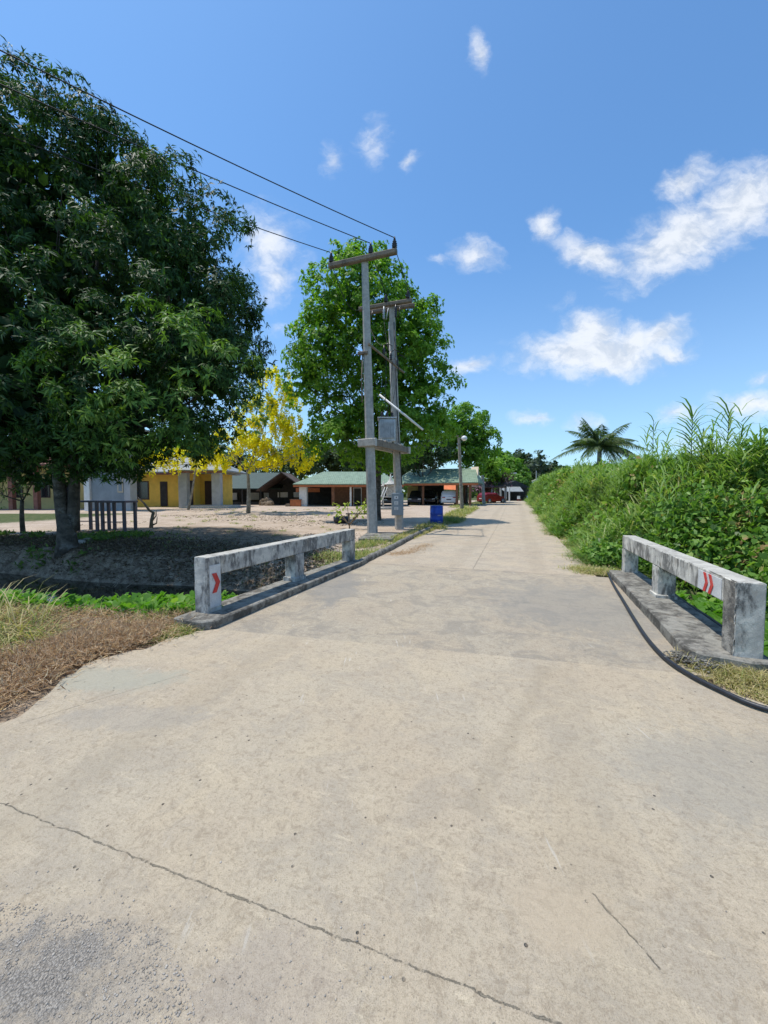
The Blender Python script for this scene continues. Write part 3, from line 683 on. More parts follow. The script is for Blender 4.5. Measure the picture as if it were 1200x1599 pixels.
def whorl_leaves(lf, P, A, k, L, Wd, droop, base, bias, tpl=LANCE, jit=.25, spread=1.0):
    n = len(P); PP = np.repeat(P, k, 0); AA = np.repeat(A, k, 0); rad = rng.normal(size=(n*k, 3)); rad -= AA*np.sum(rad*AA, 1, keepdims=True); rad = nrm(rad)
    D = nrm(AA*rng.uniform(.1, .8, (n*k, 1))+rad*spread+np.array([0, 0, -droop])*rng.uniform(.4, 1.4, (n*k, 1)))
    N = AA+rng.normal(size=(n*k, 3))*.3+np.array([0, 0, .5])
    s = rng.uniform(.5, 1.35, n*k)
    v = np.clip(base+np.repeat(bias, k)+rng.normal(size=n*k)*.13, 0, 1)
    lf.add(PP+rad*jit*L*rng.uniform(0, 1, (n*k, 1)), D, N, L*s, Wd*s, v, tpl)
def bez(a, b, bend, n=7):
    a = Vector(a); b = Vector(b); m = a.lerp(b, .5)+Vector(bend); return [(a*(1-t)+m*t)*(1-t)+(m*(1-t)+b*t)*t for t in [i/n for i in range(n+1)]]
def limbs(mb, origin, subs, blobs, r0, trunk_top):
    for (c, r) in blobs:
        c = Vector(c); st = Vector(trunk_top); e = c-Vector((0, 0, r[2]*.25)); L = (e-st).length
        rr0 = r0*random.uniform(.4, .6); pts = bez(st, e, (0, 0, -.1*L)); mb.tube(pts, [rr0*(1-.7*i/(len(pts)-1)) for i in range(len(pts))], 7)
        near = [s_ for s_ in subs if (Vector(s_[0])-c).length < max(r)*1.2]
        random.shuffle(near)
        for s_ in near[:9]:
            k = random.randint(3, 6); q = pts[k]; mb.tube(bez(q, Vector(s_[0]), (0, 0, .2), 4), [rr0*.3, rr0*.24, rr0*.17, rr0*.1, .012], 5)
def pb(px, py, d, rx, ry, rz): return (tuple(W(px, py, d)), (rx, ry, rz))
def inner(lf, blobs, L, Wd):  # oversized fill leaves; low tones paint the crown's shaded interior into the colour
    for (c, r_) in blobs:
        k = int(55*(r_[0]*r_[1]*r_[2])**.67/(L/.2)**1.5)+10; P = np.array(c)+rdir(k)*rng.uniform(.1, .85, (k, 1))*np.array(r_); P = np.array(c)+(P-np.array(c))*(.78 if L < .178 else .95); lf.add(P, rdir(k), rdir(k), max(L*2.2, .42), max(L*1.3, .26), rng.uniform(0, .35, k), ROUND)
def tree(name, label, base, blobs, mat, bark, sub=.55, rc=.75, per=14, k=6, L=.2, Wd=.08, droop=.35, vb=.45, tr=.25, top=None, group=None, tpl=LANCE, cat='tree', trunkfn=None, extra=None, nsplit=1, up=.35):
    o = thing(name, label, cat, base, 0, group); b = Vector(base)
    subs = subclumps(blobs, sub, rc)
    P, A, B = whorl_points(subs, per, up); lf = LF(); whorl_leaves(lf, P, A, k, L, Wd, droop, vb, B, tpl)
    if extra: extra(lf)
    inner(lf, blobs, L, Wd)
    lf.build('crown', mat, o)
    mb = MB(b)
    if top is None: top = b+Vector((0, 0, .45*(max(q[0][2] for q in blobs)-b.z)))
    top = Vector(top)
    if trunkfn: trunkfn(mb)
    else:
        pts = bez(b+Vector((0, 0, -.2)), top, (random.uniform(-.1, .1), 0, 0), 6); mb.tube(pts, [tr*(1.35 if i == 0 else 1.05-.35*i/6) for i in range(7)], 10)
    limbs(mb, b, subs, blobs, tr*.7, top)
    mb.build('trunk', bark, o); return o
# the mango tree
mbase = GR(106, 862, -.1); mbase.z = H(mbase.x, mbase.y)
mango_blobs = [pb(50, 335, 13.2, 3.9, 3.1, 3.8), pb(278, 408, 12.6, 2.0, 2.2, 2.25), pb(300, 548, 12, 1.6, 2.2, 2.0), pb(60, 560, 10.6, 2.8, 2.0, 2.6),
    pb(120, 480, 12.4, 3.6, 2.6, 3.2), pb(180, 645, 11.3, 2.5, 2.2, 1.5), pb(-130, 430, 12.6, 4.2, 3.6, 4.3), pb(-170, 610, 11.5, 3.8, 3, 2.4),
    pb(110, 440, 15.5, 4.3, 2.6, 4.3), pb(0, 232, 13.2, 2.2, 2, 1.6), pb(15, 655, 10.8, 2.1, 1.6, 1.3), pb(165, 275, 13.4, 1.3, 1.5, 1.2)]
mango_blobs += [pb(160, 690, 11.0, 1.2, 1.2, .65), pb(60, 700, 10.8, 1.3, 1.2, .7), pb(322, 592, 10.9, 1.0, 1.2, 1.4), pb(318, 490, 11.8, 1.15, 1.5, 1.4)]
front = [pb(185, 610, 9.7, 1.3, 1.2, 1.3), pb(250, 585, 9.5, 1.35, 1.2, 1.45), pb(320, 600, 9.9, 1.25, 1.1, 1.5), pb(215, 655, 9.9, 1.5, 1.2, .8), pb(300, 630, 10.3, 1.2, 1.1, .7), pb(130, 590, 9.6, .9, .9, 1.1)]
def mango_trunk(mb):
    b = mbase
    mb.tube([b+Vector((0, 0, -.3)), b+Vector((0, 0, .15)), b+Vector((-.02, 0, .6)), b+Vector((0, 0, 1.0))], [.33, .26, .22, .2], 14)
    for dx, dy, h, r in ((-.13, 0, 3.4, .15), (.15, .05, 3.3, .125), (0, .25, 3.6, .12)):
        mb.tube(bez(b+Vector((dx*.5, dy, .5)), b+Vector((dx*1.6, dy*2, h)), (dx*.6, 0, 0), 6), [r*(1.15-.05*i) for i in range(7)], 10)
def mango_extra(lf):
    subs = subclumps(front, 1.1, .5); P, A, B = whorl_points(subs, 48, .5); whorl_leaves(lf, P, A, 9, .185, .05, .6, .85, B)  # front cluster: sunlit look painted in through a brighter leaf tone
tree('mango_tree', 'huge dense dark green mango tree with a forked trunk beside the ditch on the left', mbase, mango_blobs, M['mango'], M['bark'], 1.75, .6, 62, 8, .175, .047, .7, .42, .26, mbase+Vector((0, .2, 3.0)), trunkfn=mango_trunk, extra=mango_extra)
# round tree behind the poles
tb = Vector((-.4, 22.5, 0)); tb.z = H(tb.x, tb.y)
tree('shade_tree', 'tall bright green round crowned tree standing right behind the transformer poles', tb,
     [pb(557, 470, 22, 2.6, 2.6, 2.4), pb(512, 545, 21.6, 1.8, 2.1, 2.4), pb(598, 555, 22, 2.2, 2.6, 2.6), pb(655, 600, 22.2, 1.7, 2, 2.8), pb(536, 672, 21.6, 1.7, 2.0, 1.7),
      pb(612, 672, 22, 2.4, 2.4, 1.9), pb(570, 428, 22, 1.0, 1.2, 1.3), pb(478, 590, 21.8, .8, 1.0, 1.7), pb(645, 510, 22.4, 1.3, 1.6, 1.6), pb(680, 655, 22.4, .9, 1.2, 1.3)],
     M['broad'], M['bark'], 1.5, .66, 40, 7, .18, .105, .5, .62, .2, tb+Vector((.2, 0, 5)), up=.5)
# trees behind the right carport
def simple_tree(name, label, px, d, blobs, mat, r=.2, L=.34, Wd=.19, sub=.9, rc=.8, per=16, k=6, vb=.5, bark=None, group=None, droop=.3, tpl=LANCE):
    b = W(px, 790, d); b.z = H(b.x, d); return tree(name, label, b, blobs, mat, bark or M['bark'], sub, rc, per, k, L, Wd, droop, vb, r, None, group, tpl)
G1 = 'trees beyond the carports'
simple_tree('roadside_tree', 'green spreading tree behind the carport gable right of the round tree', 728, 48, [pb(725, 665, 48, 3.2, 3, 2.2), pb(705, 690, 48, 2.2, 2.5, 2.2), pb(750, 690, 47, 1.9, 2, 2.2), pb(735, 715, 47, 2, 2, 1.5)], M['broad'], .25, .34, .17, group=G1, vb=.55)
simple_tree('roadside_tree', 'dark feathery tree low behind the right pole above the carport roof', 660, 44, [pb(662, 700, 44, 3.0, 2.5, 1.4), pb(645, 720, 44, 1.6, 1.6, 1.0), pb(690, 712, 45, 1.8, 1.6, .9)], M['dark_leaf'], .2, .3, .12, group=G1)
simple_tree('roadside_tree', 'slim light green tree beside the white post at the far end of the carport', 765, 56, [pb(768, 728, 56, 1.5, 1.5, 1.3), pb(775, 742, 56, 1.7, 1.6, 1.0), pb(757, 720, 56, 1.1, 1.1, 1.4)], M['broad'], .12, .34, .17, group=G1, vb=.75)
simple_tree('roadside_tree', 'olive brown tree mass above the black shed left of the green carport', 470, 56, [pb(480, 715, 56, 3.6, 3, 2.2), pb(450, 728, 56, 3, 2.6, 1.8), pb(515, 720, 57, 3.2, 2.6, 2.0)], M['olive'], .25, .4, .2, group=G1)
simple_tree('roadside_tree', 'dark leafy tree behind the dark green shed roof left of the yellow flowering tree', 375, 55, [pb(375, 735, 55, 3.6, 3, 2.2), pb(340, 725, 55, 3, 2.6, 2.2)], M['dark_leaf'], .25, .4, .2, group=G1)
simple_tree('roadside_tree', 'green tree behind the grey hipped roof of the yellow house', 260, 58, [pb(250, 715, 58, 5, 4, 3), pb(200, 710, 58, 5, 4, 3.4)], M['broad'], .3, .45, .22, group=G1)
simple_tree('roadside_tree', 'leafy tree filling the gap behind the shrine between the two green roofs', 610, 58, [pb(600, 725, 58, 5, 4, 2.6), pb(560, 722, 58, 4, 4, 2.4), pb(640, 725, 58, 4, 3, 2.2)], M['olive'], .3, .45, .22, group=G1, vb=.3)
# far trees at the road's end
G2 = 'distant trees at the end of the road'
far = [(782, 726, 92, 3.0, 3.0, M['broad'], 'bright green distant tree just right of the slim roadside tree'), (797, 738, 88, 3.4, 3.0, M['broad'], 'rounded light green distant tree above the purple climber'),
       (812, 732, 95, 3.0, 4.0, M['dark_leaf'], 'dark upright distant tree above the far black shed'), (806, 750, 84, 2.6, 1.6, M['vine'], 'yellow green distant bush over the black shed roof'),
       (826, 742, 92, 3.0, 3.2, M['dark_leaf'], 'dark distant tree between the upright one and the wispy one'), (850, 744, 90, 3.8, 3.0, M['dark_leaf'], 'dark distant tree at the right of the wispy grey one'),
       (874, 748, 95, 4.4, 2.6, M['broad'], 'low green distant tree behind the roadside thicket'), (910, 750, 95, 4.6, 2.4, M['broad'], 'low green distant tree below the coconut palm')]
for px, py, d, r1, r2, mt, lb in far:
    simple_tree('distant_tree', lb, px, d, [pb(px, py, d, r1, r1, r2), pb(px-4, py+10, d, r1*.9, r1, r2*.6)], mt, .2, .62, .36, .6, 1.0, 9, 6, group=G2)
simple_tree('distant_tree', 'wispy grey green casuarina rising above the other distant trees', 841, 86, [pb(843, 714, 86, 1.2, 1.2, 1.6), pb(835, 726, 86, 1.3, 1.2, 1.3), pb(848, 728, 86, 1.0, 1, 1.5), pb(827, 732, 86, .8, .8, 1.3)], M['grey_leaf'], .14, .45, .07, .5, .6, 6, 6, group=G2, bark=M['bark_pale'])
# golden shower trees
def golden(name, label, b, top, blobs, nr, k_leaf, r, rlen=.5):
    o = thing(name, label, 'tree', b, 0, 'yellow flowering trees on the sandy lot')
    subs = subclumps(blobs, 1.5, .5); P, A, B = whorl_points(subs, 12, .3)
    lf = LF(); idx = rng.random(len(P)) < k_leaf; whorl_leaves(lf, P[idx], A[idx], 4, .2, .09, .3, .5, B[idx]); lf.build('crown', M['cassia_leaf'], o)
    ff = LF(); idx = rng.permutation(len(P))[:nr]; Q = P[idx]; n_ = 24
    QQ = np.repeat(Q, n_, 0); u_ = rng.random(len(QQ)); ln = np.repeat(rng.uniform(.6, 1.25, len(Q))*rlen, n_)
    offs = rdir(len(QQ))*(.13*(1-.65*u_))[:, None]; offs[:, 2] *= .4; QQ = QQ+offs; QQ[:, 2] -= u_*ln
    ff.add(QQ, rdir(len(QQ)), rdir(len(QQ), .5), .14, .12, np.clip(rng.normal(size=len(QQ))*.25+.55, 0, 1), PETAL); ff.build('flowers', M['cassia_flower'], o)
    mb = MB(b); mb.tube(bez(b+Vector((0, 0, -.1)), top, (.1, 0, 0), 6), [r*(1.2-.08*i) for i in range(7)], 8)
    limbs(mb, b, subs, blobs, r*.7, top); mb.build('trunk', M['bark_pale'], o); return o
gb = GR(388, 799, .27); gd = gb.y
golden('golden_shower_tree', 'tall tree covered in hanging yellow blossom standing on the sandy lot', gb, W(387, 735, gd),
       [pb(425, 612, gd, 1.3, 1.4, 1.9), pb(410, 655, gd, 1.9, 1.8, 1.6), pb(440, 690, gd, 1.9, 1.6, 1.3), pb(362, 700, gd, 2.4, 1.8, 1.3), pb(465, 705, gd, 1.3, 1.2, 1.0), pb(395, 705, gd, 1.5, 1.5, 1.2), pb(445, 640, gd, 1.1, 1.2, 1.4), pb(340, 700, gd, .9, .9, .8)], 2000, .8, .14, .55)
gb2 = GR(294, 795, .29)
golden('golden_shower_tree', 'small leaning tree with yellow blossom in front of the yellow house', gb2, W(307, 722, gb2.y),
       [pb(300, 712, gb2.y, 1.3, 1.2, .7), pb(265, 715, gb2.y, 1.2, 1.0, .7), pb(232, 722, gb2.y, 1.1, 1.0, .5), pb(322, 716, gb2.y, .8, .8, .6)], 620, .3, .09, .75)
# sapling at the end of the left railing
sb = GR(546, 826, 0)
sb.z = H(sb.x, sb.y); o = thing('sapling', 'small bush with big pale green leaves beside the nearer tall pole', 'sapling', sb)
mb = MB(sb); lf = LF()
for i in range(9):
    e = sb+Vector((random.uniform(-.75, .75), random.uniform(-.4, .4), random.uniform(.5, 1.25))); mb.tube(bez(sb+Vector((0, 0, .15)), e, (0, 0, .1), 4), [.025, .02, .016, .012, .006], 6)
    P = np.array(e)+rng.normal(size=(10, 3))*.13; lf.add(P, rdir(10, .2), rdir(10, 1.5), .17, .1, rng.uniform(.6, 1, 10), ROUND)
mb.tube([sb+Vector((0, 0, -.1)), sb+Vector((0, 0, .2))], .03, 6); mb.build('stem', M['deadwood'], o); lf.build('foliage', M['cassia_leaf'], o)
# shrub left of the trunk
sb = Vector((-14.6, 15.5, 0)); sb.z = H(sb.x, sb.y)
tree('shrub', 'dark leafy shrub in the shade left of the mango trunk', sb, [pb(18, 720, 15.5, 1.3, 1.1, 1.3), pb(50, 745, 15.5, .7, .8, .8), pb(-20, 750, 15.3, 1.2, 1, 1.1)], M['mango'], M['bark'], .9, .5, 22, 7, .17, .05, .5, .45, .09, cat='shrub')
# ---------------------------------------------------------------- buildings
def hip(mb, x0, x1, y0, y1, ze, zr, xr0, xr1, yr, th=.12, mi=0):
    vs = [(x0,y0,ze),(x1,y0,ze),(x1,y1,ze),(x0,y1,ze),(xr0,yr,zr),(xr1,yr,zr),(x0,y0,ze-th),(x1,y0,ze-th),(x1,y1,ze-th),(x0,y1,ze-th)]
    mb.add(vs, [(0,1,5,4),(1,2,5),(2,3,4,5),(3,0,4),(0,6,7,1),(1,7,8,2),(2,8,9,3),(3,9,6,0),(9,8,7,6)], mi)
GZ = .28
# yellow house
bl = Vector((-19.5, 37.5, GZ)); h = thing('yellow_house', 'yellow house with grey hipped roof and grey porch pillars behind the small blossom tree', 'house', bl)
def bx(name, mat, par, lo, hi, b=0, org=None):
    m_ = MB(); m_.box(lo, hi, 0, None, b); return m_.build(name, mat, par)
bx('wall', M['yellow'], h, (-5.2, 0, 0), (1.0, 3.6, 3.3)); bx('wall', M['yellow'], h, (1.002, 1.2, 0), (3.3, 3.6, 3.3))
m_ = MB(); hip(m_, -5.9, 3.9, -.9, 4.4, 3.42, 5.0, -3.2, 1.2, 1.8); m_.build('roof', M['greyroof'], h)
m_ = MB(); hip(m_, .2, 5.3, -3.1, 2.6, 3.46, 4.75, 2.6, 2.9, -.3); m_.build('porch_roof', M['greyroof'], h)
bx('fascia', M['brownroof'], h, (.22, -3.08, 3.2), (5.28, -2.98, 3.339)); bx('fascia', M['brownroof'], h, (-5.88, -.88, 3.14), (.2, -.8, 3.299))
for x in (.95, 3.95): bx('pillar', M['greypillar'], h, (x, -2.8, 0), (x+.75, -2.2, 3.338))
bx('pillar', M['greypillar'], h, (-5.75, -.5, 0), (-5.2, 0, 3.29))
bx('porch_step', M['stone'], h, (1.4, -3.0, 0), (5.5, 0, .25))
for x, w, z0, z1, nm in ((-4.9, 1.5, .75, 2.55, 'window'), (-2.3, .7, .1, 2.5, 'door'), (-.2, 1.1, .1, 2.6, 'door')):
    f = bx(nm, M['door'], h, (x, -.06, z0), (x+w, -.002, z1)); bx('pane' if nm == 'window' else 'panel', M['glass'] if nm == 'window' else M['darkshed'], f, (x+.1, -.075, z0+.1), (x+w-.1, -.061, z1-.1))
f = bx('window', M['greypillar'], h, (2.35, 1.13, .9), (3.1, 1.198, 2.5)); bx('pane', M['glass'], f, (2.43, 1.115, 1.0), (3.02, 1.129, 2.4))
f = bx('door', M['door'], h, (1.5, 1.13, .25), (2.2, 1.198, 2.6))
# grey block
b_ = Vector((-22.3, 31, .2)); h = thing('grey_building', 'tall plain blue grey rendered block behind the mango trunk', 'building', b_)
bx('wall', M['greywall'], h, (-1.3, 0, 0), (1.5, 1.3, 6.6)); bx('pilaster', M['greypillar'], h, (1.502, -.25, 0), (2.0, .6, 5.4)); bx('pilaster', M['white'], h, (-1.75, -.2, 0), (-1.302, 1.1, 5.6))
f = bx('window', M['cream'], h, (.85, -.05, 1.5), (1.3, -.002, 2.7)); bx('pane', M['greywall'], f, (.93, -.062, 1.6), (1.22, -.051, 2.6))
m_ = MB(); hip(m_, -2.2, 2.5, -.6, 1.9, 6.73, 7.3, -.5, .8, .6); m_.build('roof', M['greyroof'], h)
# left building
b_ = Vector((-31, 34, .25)); h = thing('columned_building', 'pale yellow building with dark red columns and brown roof seen left of the mango trunk', 'building', b_)
bx('wall', M['palewall'], h, (-9, 0, 0), (4, 6, 3.6)); m_ = MB(); hip(m_, -10, 5, -2.4, 7, 3.8, 6.6, -5, 1, 2.3); m_.build('roof', M['brownroof'], h)
for x in (-8, -5.5, -3, -.5, 1.6, 3.7): bx('column', M['brownroof'], h, (x, -1.8, 0), (x+.35, -1.45, 3.69))
for x in (-7, -4.5, -2, .4, 2.4):
    f = bx('window', M['door'], h, (x, -.05, 1.0), (x+1.1, -.002, 2.4)); bx('pane', M['glass'], f, (x+.08, -.06, 1.08), (x+1.02, -.051, 2.32))
# dark sheds
b_ = Vector((-17.6, 45, GZ)); h = thing('open_shed', 'low shed with dark green sheet roof behind the yellow blossom tree', 'shed', b_)
m_ = MB(); m_.add([(-3.6, 0, 1.95), (5.6, 0, 1.95), (5.6, 4, 4.0), (-3.6, 4, 4.0), (-3.6, 0, 1.85), (5.6, 0, 1.85), (5.6, 4, 3.9), (-3.6, 4, 3.9)], [(0,1,2,3),(7,6,5,4),(0,4,5,1),(1,5,6,2),(2,6,7,3),(3,7,4,0)]); m_.build('roof', M['dkgreenroof'], h)
bx('back_wall', M['darkshed'], h, (-3.5, 3.7, 0), (5.5, 3.85, 3.7))
for k in range(5): bx('post', M['darkshed'], h, (-3.5+k*2.2, .05, 0), (-3.38+k*2.2, .17, 1.88))
for x, w in ((-2.6, 1.6), (.5, 1.3), (2.4, .9), (4.1, 1.1)):
    bx('white_panel', M['white'], h, (x, 3.6, .55), (x+w, 3.68, 1.45))
bx('low_wall', M['darkshed'], h, (-3.4, .3, 0), (5.4, .4, .35))
b_ = Vector((-11.2, 42.5, GZ)); h = thing('open_shed', 'small black gabled shed with rusty eaves left of the white carport pillar', 'shed', b_)
m_ = MB(); m_.add([(-2.8, -.5, 1.7), (0, -.5, 3.7), (2.8, -.5, 1.7), (-2.8, 4, 1.7), (0, 4, 3.7), (2.8, 4, 1.7), (-2.8, -.5, 1.58), (0, -.5, 3.58), (2.8, -.5, 1.58), (-2.8, 4, 1.58), (0, 4, 3.58), (2.8, 4, 1.58)],
      [(0,1,4,3),(1,2,5,4),(6,9,10,7),(7,10,11,8),(0,6,7,1),(1,7,8,2),(3,4,10,9),(4,5,11,10),(0,3,9,6),(2,8,11,5)]); m_.build('roof', M['rustroof'], h)
m_ = MB(); m_.add([(-2.6, 3.5, 0), (2.6, 3.5, 0), (2.6, 3.5, 1.7), (0, 3.5, 3.5), (-2.6, 3.5, 1.7), (-2.6, 3.6, 0), (2.6, 3.6, 0), (2.6, 3.6, 1.7), (0, 3.6, 3.5), (-2.6, 3.6, 1.7)], [(0,1,2,3,4),(9,8,7,6,5)]+[(i,(i+1)%5,(i+1)%5+5,i+5) for i in range(5)]); m_.build('back_wall', M['darkshed'], h)
for x in (-2.5, 2.4): bx('post', M['darkshed'], h, (x, 0, 0), (x+.12, .12, 1.75))
for x, w in ((-1.5, 1.2), (.4, .9)): bx('white_panel', M['white'], h, (x, 3.4, .9), (x+w, 3.48, 1.5))
bx('fascia', M['orange'], h, (1.6, -.62, 1.5), (4.2, -.5, 1.95))
# carports
def carport(b_, rz, label, L, D, ze, zr, posts, hipl, gable, pmats, group='green roofed carports'):
    h = thing('carport', label, 'carport', b_, rz, group)
    m_ = MB()
    x1 = L; xr0 = hipl; xr1 = L-(.15 if gable else hipl)
    vs = [(-.5,-.7,ze),(L+.5,-.7,ze),(L+.5,D+.7,ze),(-.5,D+.7,ze),(xr0,D/2,zr),(xr1,D/2,zr),(-.5,-.7,ze-.1),(L+.5,-.7,ze-.1),(L+.5,D+.7,ze-.1),(-.5,D+.7,ze-.1)]
    fs = [(0,1,5,4),(1,2,5),(2,3,4,5),(3,0,4),(0,6,7,1),(1,7,8,2),(2,8,9,3),(3,9,6,0),(9,8,7,6)]
    m_.add(vs, fs); m_.build('roof', M['greenroof'], h)
    if gable:
        m_ = MB(); zg = ze+.45; m_.add([(L+.2, D/2-1.6, zg), (L+.2, D/2+1.6, zg), (L+.2, D/2, zr+.15), (L-.6, D/2-1.6, zg), (L-.6, D/2+1.6, zg), (L-.6, D/2, zr+.15)], [(0,1,2),(5,4,3),(0,2,5,3),(1,4,5,2),(0,3,4,1)]); m_.build('gable', M['cream'], h)
    bx('fascia', M['orange'], h, (-.48, -.66, ze-.32), (L+.48, -.6, ze-.102))
    for i, (x, w) in enumerate(posts):
        for y in (-.3, D):
            if y > 0 and i % 2: continue
            bx('post', pmats[i] if y < 0 else M['brownpost'], h, (x, y, 0), (x+w, y+w, ze-.105))
    bx('floor_slab', M['stone'], h, (-.3, -.5, -.3), (L+.3, D+.4, .03))
    return h
c1 = carport(Vector((-8.7, 39.5, GZ)), 0, 'green tiled carport with a broad white left pillar, behind the sapling', 10.2, 6, 2.32, 3.75, [(.05, .75), (3.35, .3), (5.2, .18), (7.2, .2), (9.9, .25)], 2.0, False, [M['white'], M['brownpost'], M['white'], M['brownpost'], M['brownpost']])
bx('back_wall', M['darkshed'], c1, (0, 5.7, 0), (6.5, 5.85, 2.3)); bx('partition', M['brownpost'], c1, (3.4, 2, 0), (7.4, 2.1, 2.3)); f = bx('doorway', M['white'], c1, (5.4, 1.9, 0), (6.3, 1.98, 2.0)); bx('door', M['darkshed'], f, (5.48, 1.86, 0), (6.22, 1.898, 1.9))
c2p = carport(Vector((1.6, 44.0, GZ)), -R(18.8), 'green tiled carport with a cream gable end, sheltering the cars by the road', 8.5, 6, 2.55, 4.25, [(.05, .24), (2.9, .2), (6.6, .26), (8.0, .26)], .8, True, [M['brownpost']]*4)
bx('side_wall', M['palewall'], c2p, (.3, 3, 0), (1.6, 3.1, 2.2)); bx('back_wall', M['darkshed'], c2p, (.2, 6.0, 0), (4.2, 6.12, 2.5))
aw = MB(); q = W(673, 757, 52); aw.add([(0, 0, 2.9), (3.6, -.2, 2.6), (3.6, -1.4, 1.85), (0, -1.2, 2.0), (0, 0, 2.86), (3.6, -.2, 2.56), (3.6, -1.4, 1.81), (0, -1.2, 1.96)], [(0,3,2,1),(4,5,6,7),(0,1,5,4),(1,2,6,5),(2,3,7,6),(3,0,4,7)])
ah = thing('awning', 'bright orange sloping awning seen under the right carport roof between the cars', 'awning', Vector((W(672, 760, 54).x, 54, GZ))); aw.build('canopy', M['tarp'], ah)
for x in (.05, 3.5): bx('pole', M['brownpost'], ah, (x, -1.3, 0), (x+.06, -1.24, 1.86 if x > 1 else 1.94))
# pergola with purple climber
b_ = Vector((12.6, 56, GZ)); h = thing('pergola', 'low brown roofed shelter under the purple climber beyond the carport', 'shelter', b_, -R(18.8))
m_ = MB(); m_.add([(-1, -.5, 2.3), (5, -.5, 2.3), (5, 5, 3.4), (-1, 5, 3.4), (-1, -.5, 2.15), (5, -.5, 2.15), (5, 5, 3.25), (-1, 5, 3.25)], [(0,1,2,3),(7,6,5,4),(0,4,5,1),(1,5,6,2),(2,6,7,3),(3,7,4,0)]); m_.build('roof', M['rustroof'], h)
for x in (-.8, 1, 2.9, 4.7):
    for y in (0, 4.5): bx('post', M['darkshed'] if x < 2 else M['greypillar'], h, (x, y, 0), (x+.18, y+.18, 2.2 if y < 1 else 3.1))
bl = [pb(768, 755, 56.5, 2.4, 1.6, .9), pb(785, 748, 56.5, 1.4, 1.3, 1.0), pb(760, 765, 56, 1.8, 1.2, .6)]
b2 = W(772, 780, 56.5); b2.z = GZ
tree('climber', 'brownish purple flowering climber heaped over the low shelter', b2, bl, M['bougain'], M['bark'], .9, .5, 10, 6, .26, .13, .3, .6, .08, cat='plant')
# far black shed
b_ = Vector((23.3, 72, GZ)); h = thing('far_shed', 'black open shed with a pale grey roof across the end of the road', 'shed', b_)
m_ = MB(); m_.add([(-1, -1.2, 1.75), (2.4, -1.2, 1.75), (3.2, 3, 2.7), (-1, 3, 2.7), (-1, -1.2, 1.65), (2.4, -1.2, 1.65), (3.2, 3, 2.6), (-1, 3, 2.6)], [(0,1,2,3),(7,6,5,4),(0,4,5,1),(1,5,6,2),(2,6,7,3),(3,7,4,0)]); m_.build('roof', M['greyroof'], h)
m_ = MB(); m_.add([(-1.3, 3, 2.6), (2.4, 3, 3.9), (5.6, 3, 2.4), (-1.3, 6, 2.6), (2.4, 6, 3.9), (5.6, 6, 2.4)], [(0,1,4,3),(1,2,5,4),(0,2,1),(3,4,5),(0,3,5,2)]); m_.build('upper_roof', M['darkshed'], h)
bx('back_wall', M['darkshed'], h, (-1, 3.2, 0), (5, 3.3, 2.55)); bx('side_wall', M['darkshed'], h, (4.8, 0, 0), (4.9, 3.2, 2.1))
for x in (-.9, 1.7, 4.6): bx('post', M['greypillar'] if x < 0 else M['darkshed'], h, (x, -1, 0), (x+.14, -.86, 1.68))
b_ = Vector((33, 85, GZ)); h = thing('far_house', 'pale roofed house showing a strip of roof above the far thicket', 'house', b_)
bx('wall', M['cream'], h, (0, 0, 0), (5, 5, 3.6)); m_ = MB(); hip(m_, -.6, 5.6, -.6, 5.6, 3.72, 4.9, 2, 3, 2.5); m_.build('roof', M['white'], h)
# spirit house shrine
b_ = W(607, 790, 33); b_.z = H(b_.x, 33); h = thing('shrine', 'small pale stone shrine with pointed roofs between the two tall poles', 'shrine', b_)
bx('base', M['stone'], h, (-.7, -.5, 0), (.7, .5, .18), .02); bx('table', M['stone'], h, (-.6, -.45, 1.02), (.65, .45, 1.12), .01)
for x in (-.5, .45):
    for y in (-.35, .3): bx('leg', M['stone'], h, (x, y, .18), (x+.1, y+.1, 1.02))
bx('house', M['stone'], h, (-.2, -.3, 1.12), (.55, .35, 2.1), .02)
m_ = MB(); m_.lathe((.18, 0, 2.1), [(.62, 0), (.5, .1), (.3, .22), (.16, .4), (.09, .6), (.03, .95)], 8); m_.build('roof', M['stone'], h)
m_ = MB(); m_.box((-.6, -.2, 1.12), (-.3, .2, 1.95)); m_.lathe((-.45, 0, 1.95), [(.28, 0), (.16, .1), (.07, .25), (.02, .5)], 8); m_.build('small_tower', M['stone'], h)
m_ = MB(); 
for x0, x1 in ((-1.1, -.3), (-.85, -.1)): m_.tube([(x0, -.7, 0), (x1, -.5, 1.9)], .03, 6)
tag(m_.build('leaning_poles', M['white']), 'pair of thin pale poles leaning on the stone shrine', 'pole').location = b_
